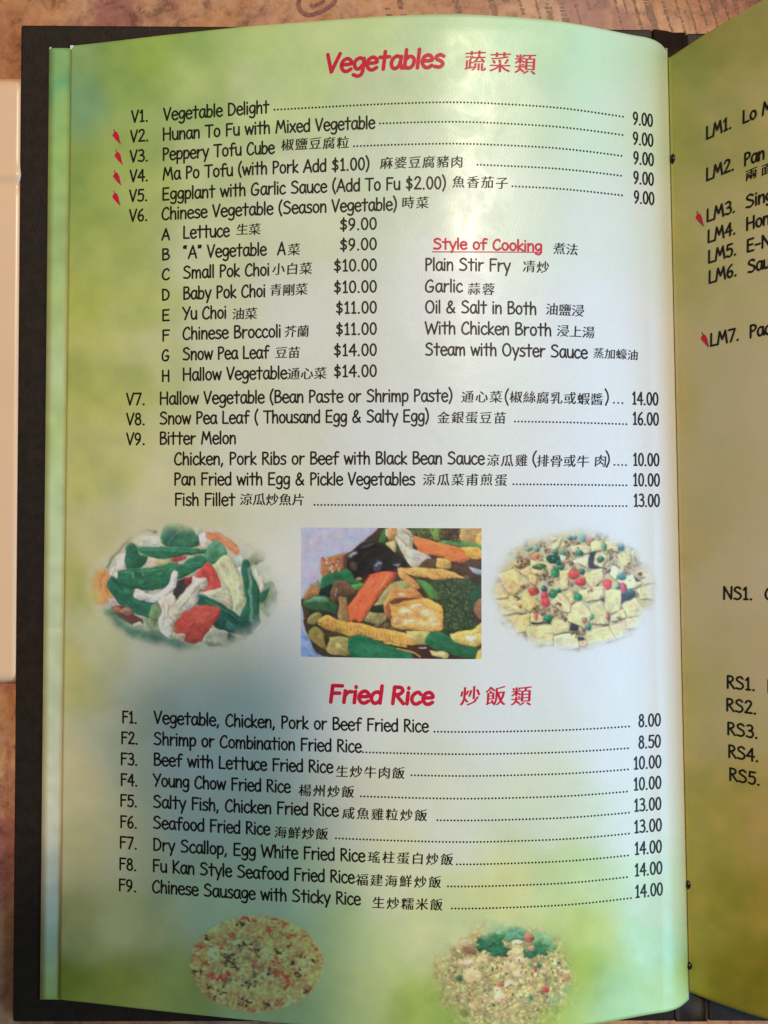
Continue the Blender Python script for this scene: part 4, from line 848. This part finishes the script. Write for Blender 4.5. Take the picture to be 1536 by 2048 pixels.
def print_strokes():
    r = random.Random(9); ink = Ink()
    # slanting columns of blurred script along the top of the table
    x = 770
    while x < 1700:
        wd = r.choice([5, 7, 10, 15]); y = -190 + r.uniform(0, 20)
        while y < 120:
            ln = r.uniform(3, 8) if r.random() < .7 else r.uniform(20, 55)
            if r.random() < (.86 if x > 980 else .4):
                cx = x + (y + 0) * .30
                pts = []
                for k in range(7):
                    t = k / 6; yy = y + ln * t; pts.append((x + yy * .30 + r.uniform(-1, 1), yy))
                w0 = wd * r.uniform(.5, 1.0); Lp = [(a - w0 / 2 + r.uniform(-1.4, 1.4), b) for a, b in pts]; Rp = [(a + w0 / 2 + r.uniform(-1.4, 1.4), b) for a, b in pts]
                V = np.array(Lp + Rp); ink.add(V, [[i, i + 7, i + 8, i + 1] for i in range(6)], tpt)
            y += ln + r.uniform(.4, 3)
        x += wd + r.uniform(12, 26)
    o = ink.done('table_script_print', pm, tb); o['kind'] = 'stuff'
    ink = Ink(); ring = catmull([(596, 8), (606, -18), (640, -30), (664, -14), (670, 2), (652, 18), (622, 30), (603, 24), (596, 8)], 6)
    V, Fc = ribbon(ring, 9, True); ink.add(V, Fc, tpt)
    V, Fc = ribbon(np.array([(620, 10), (626, 14), (648, 2), (646, -6)], float), 7, False, True); ink.add(V, Fc, tpt)
    ink.done('table_emblem_print', pm2, tb)
print_strokes()
cm, N, L, B = mat('glazed_ceramic'); nn = noise(N, L, 30, 2, .5, objco(N)); rr = ramp(N, L, nn.outputs[0], [(0.3, (.93, .58, .35)), (.7, (.95, .61, .37))])
L.new(rr.outputs[0], B.inputs['Base Color']); B.inputs['Roughness'].default_value = .3
def plate():
    # rectangular dish seen beside the cover: rounded slab with a low ridge across it
    x0, x1, y0, y1 = -560, 41.6, 158, 1366
    nx, ny = 60, 160; us = np.linspace(0, 1, nx); vs = np.linspace(0, 1, ny)
    U, V = np.meshgrid(us, vs); Xp = x0 + U * (x1 - x0); Yp = y0 + V * (y1 - y0)
    Xp = Xp - V * 10.3
    ex = np.minimum(U / 14.0, .5 + 0 * U) * (x1 - x0); ey = np.minimum(V, 1 - V) * (y1 - y0) / 22.0
    e = np.clip(np.minimum(ex * 1.0, ey), 0, 1)
    z = ZT + .0006 + .0030 * np.sqrt(np.clip(1 - (1 - e) ** 2, 0, 1))
    rid = (Yp - 348) / 11.0; z = z + .0011 * np.exp(-rid ** 2) - .0004 * np.exp(-((Yp - 372) / 12.0) ** 2)
    P = unproj(Xp, Yp, z); top = P.reshape(-1, 3); bot = top.copy(); bot[:, 2] = ZT + .0001
    i = np.arange(nx * ny).reshape(ny, nx); n = nx * ny
    f1 = np.stack([i[:-1, :-1].ravel(), i[1:, :-1].ravel(), i[1:, 1:].ravel(), i[:-1, 1:].ravel()], 1)
    ring = np.concatenate([i[0, :], i[1:, -1], i[-1, -2::-1], i[-2:0:-1, 0]]); r2 = np.roll(ring, -1)
    f3 = np.stack([ring, r2, r2 + n, ring + n], 1)
    o = mesh('serving_plate', np.vstack([top, bot]), np.concatenate([f1, f1[:, ::-1] + n, f3]), cm, None, True)
    tag(o, 'cream glazed plate lying on the table beside the left edge of the menu cover', 'plate')
plate()

# ------------------------------------------------------------------ the phone held over the menu, above the lens
def phone():
    m, N, L, B = mat('phone_case'); nn = noise(N, L, 60, 2, .5, objco(N)); rr = ramp(N, L, nn.outputs[0], [(0.3, (.02, .02, .022)), (.7, (.035, .035, .04))]); L.new(rr.outputs[0], B.inputs['Base Color']); B.inputs['Roughness'].default_value = .45
    g, N, L, B = mat('dark_glass'); nn = noise(N, L, 20, 2, .5, objco(N)); rr = ramp(N, L, nn.outputs[0], [(0.3, (.008, .008, .01)), (.7, (.012, .012, .014))]); L.new(rr.outputs[0], B.inputs['Base Color']); B.inputs['Roughness'].default_value = .08
    r = empty('phone', (0, 0, H + .004)); tag(r, 'dark phone held level over the menu to take the picture, with an added flap that widens its shadow', 'phone')
    def slab(name, x0, x1, y0, y1, z0, z1, mm):
        P = [(x0, y0), (x1, y0), (x1, y1), (x0, y1)]; P = rcorner(P, .008, 5)
        o = prism(name, P, z0, z1, mm, r, .001); return o
    slab('case_back', -.020, .045, -.085, .086, .002, .008, m)
    slab('screen', -.017, .041, -.081, .076, .0082, .0095, g)
    slab('shadow_flap', -.185, -.026, -.230, .024, .002, .005, m)  # added slab out of view, shaped to spread the shadow at the lower left
    r.rotation_euler.z = math.radians(7)
phone()
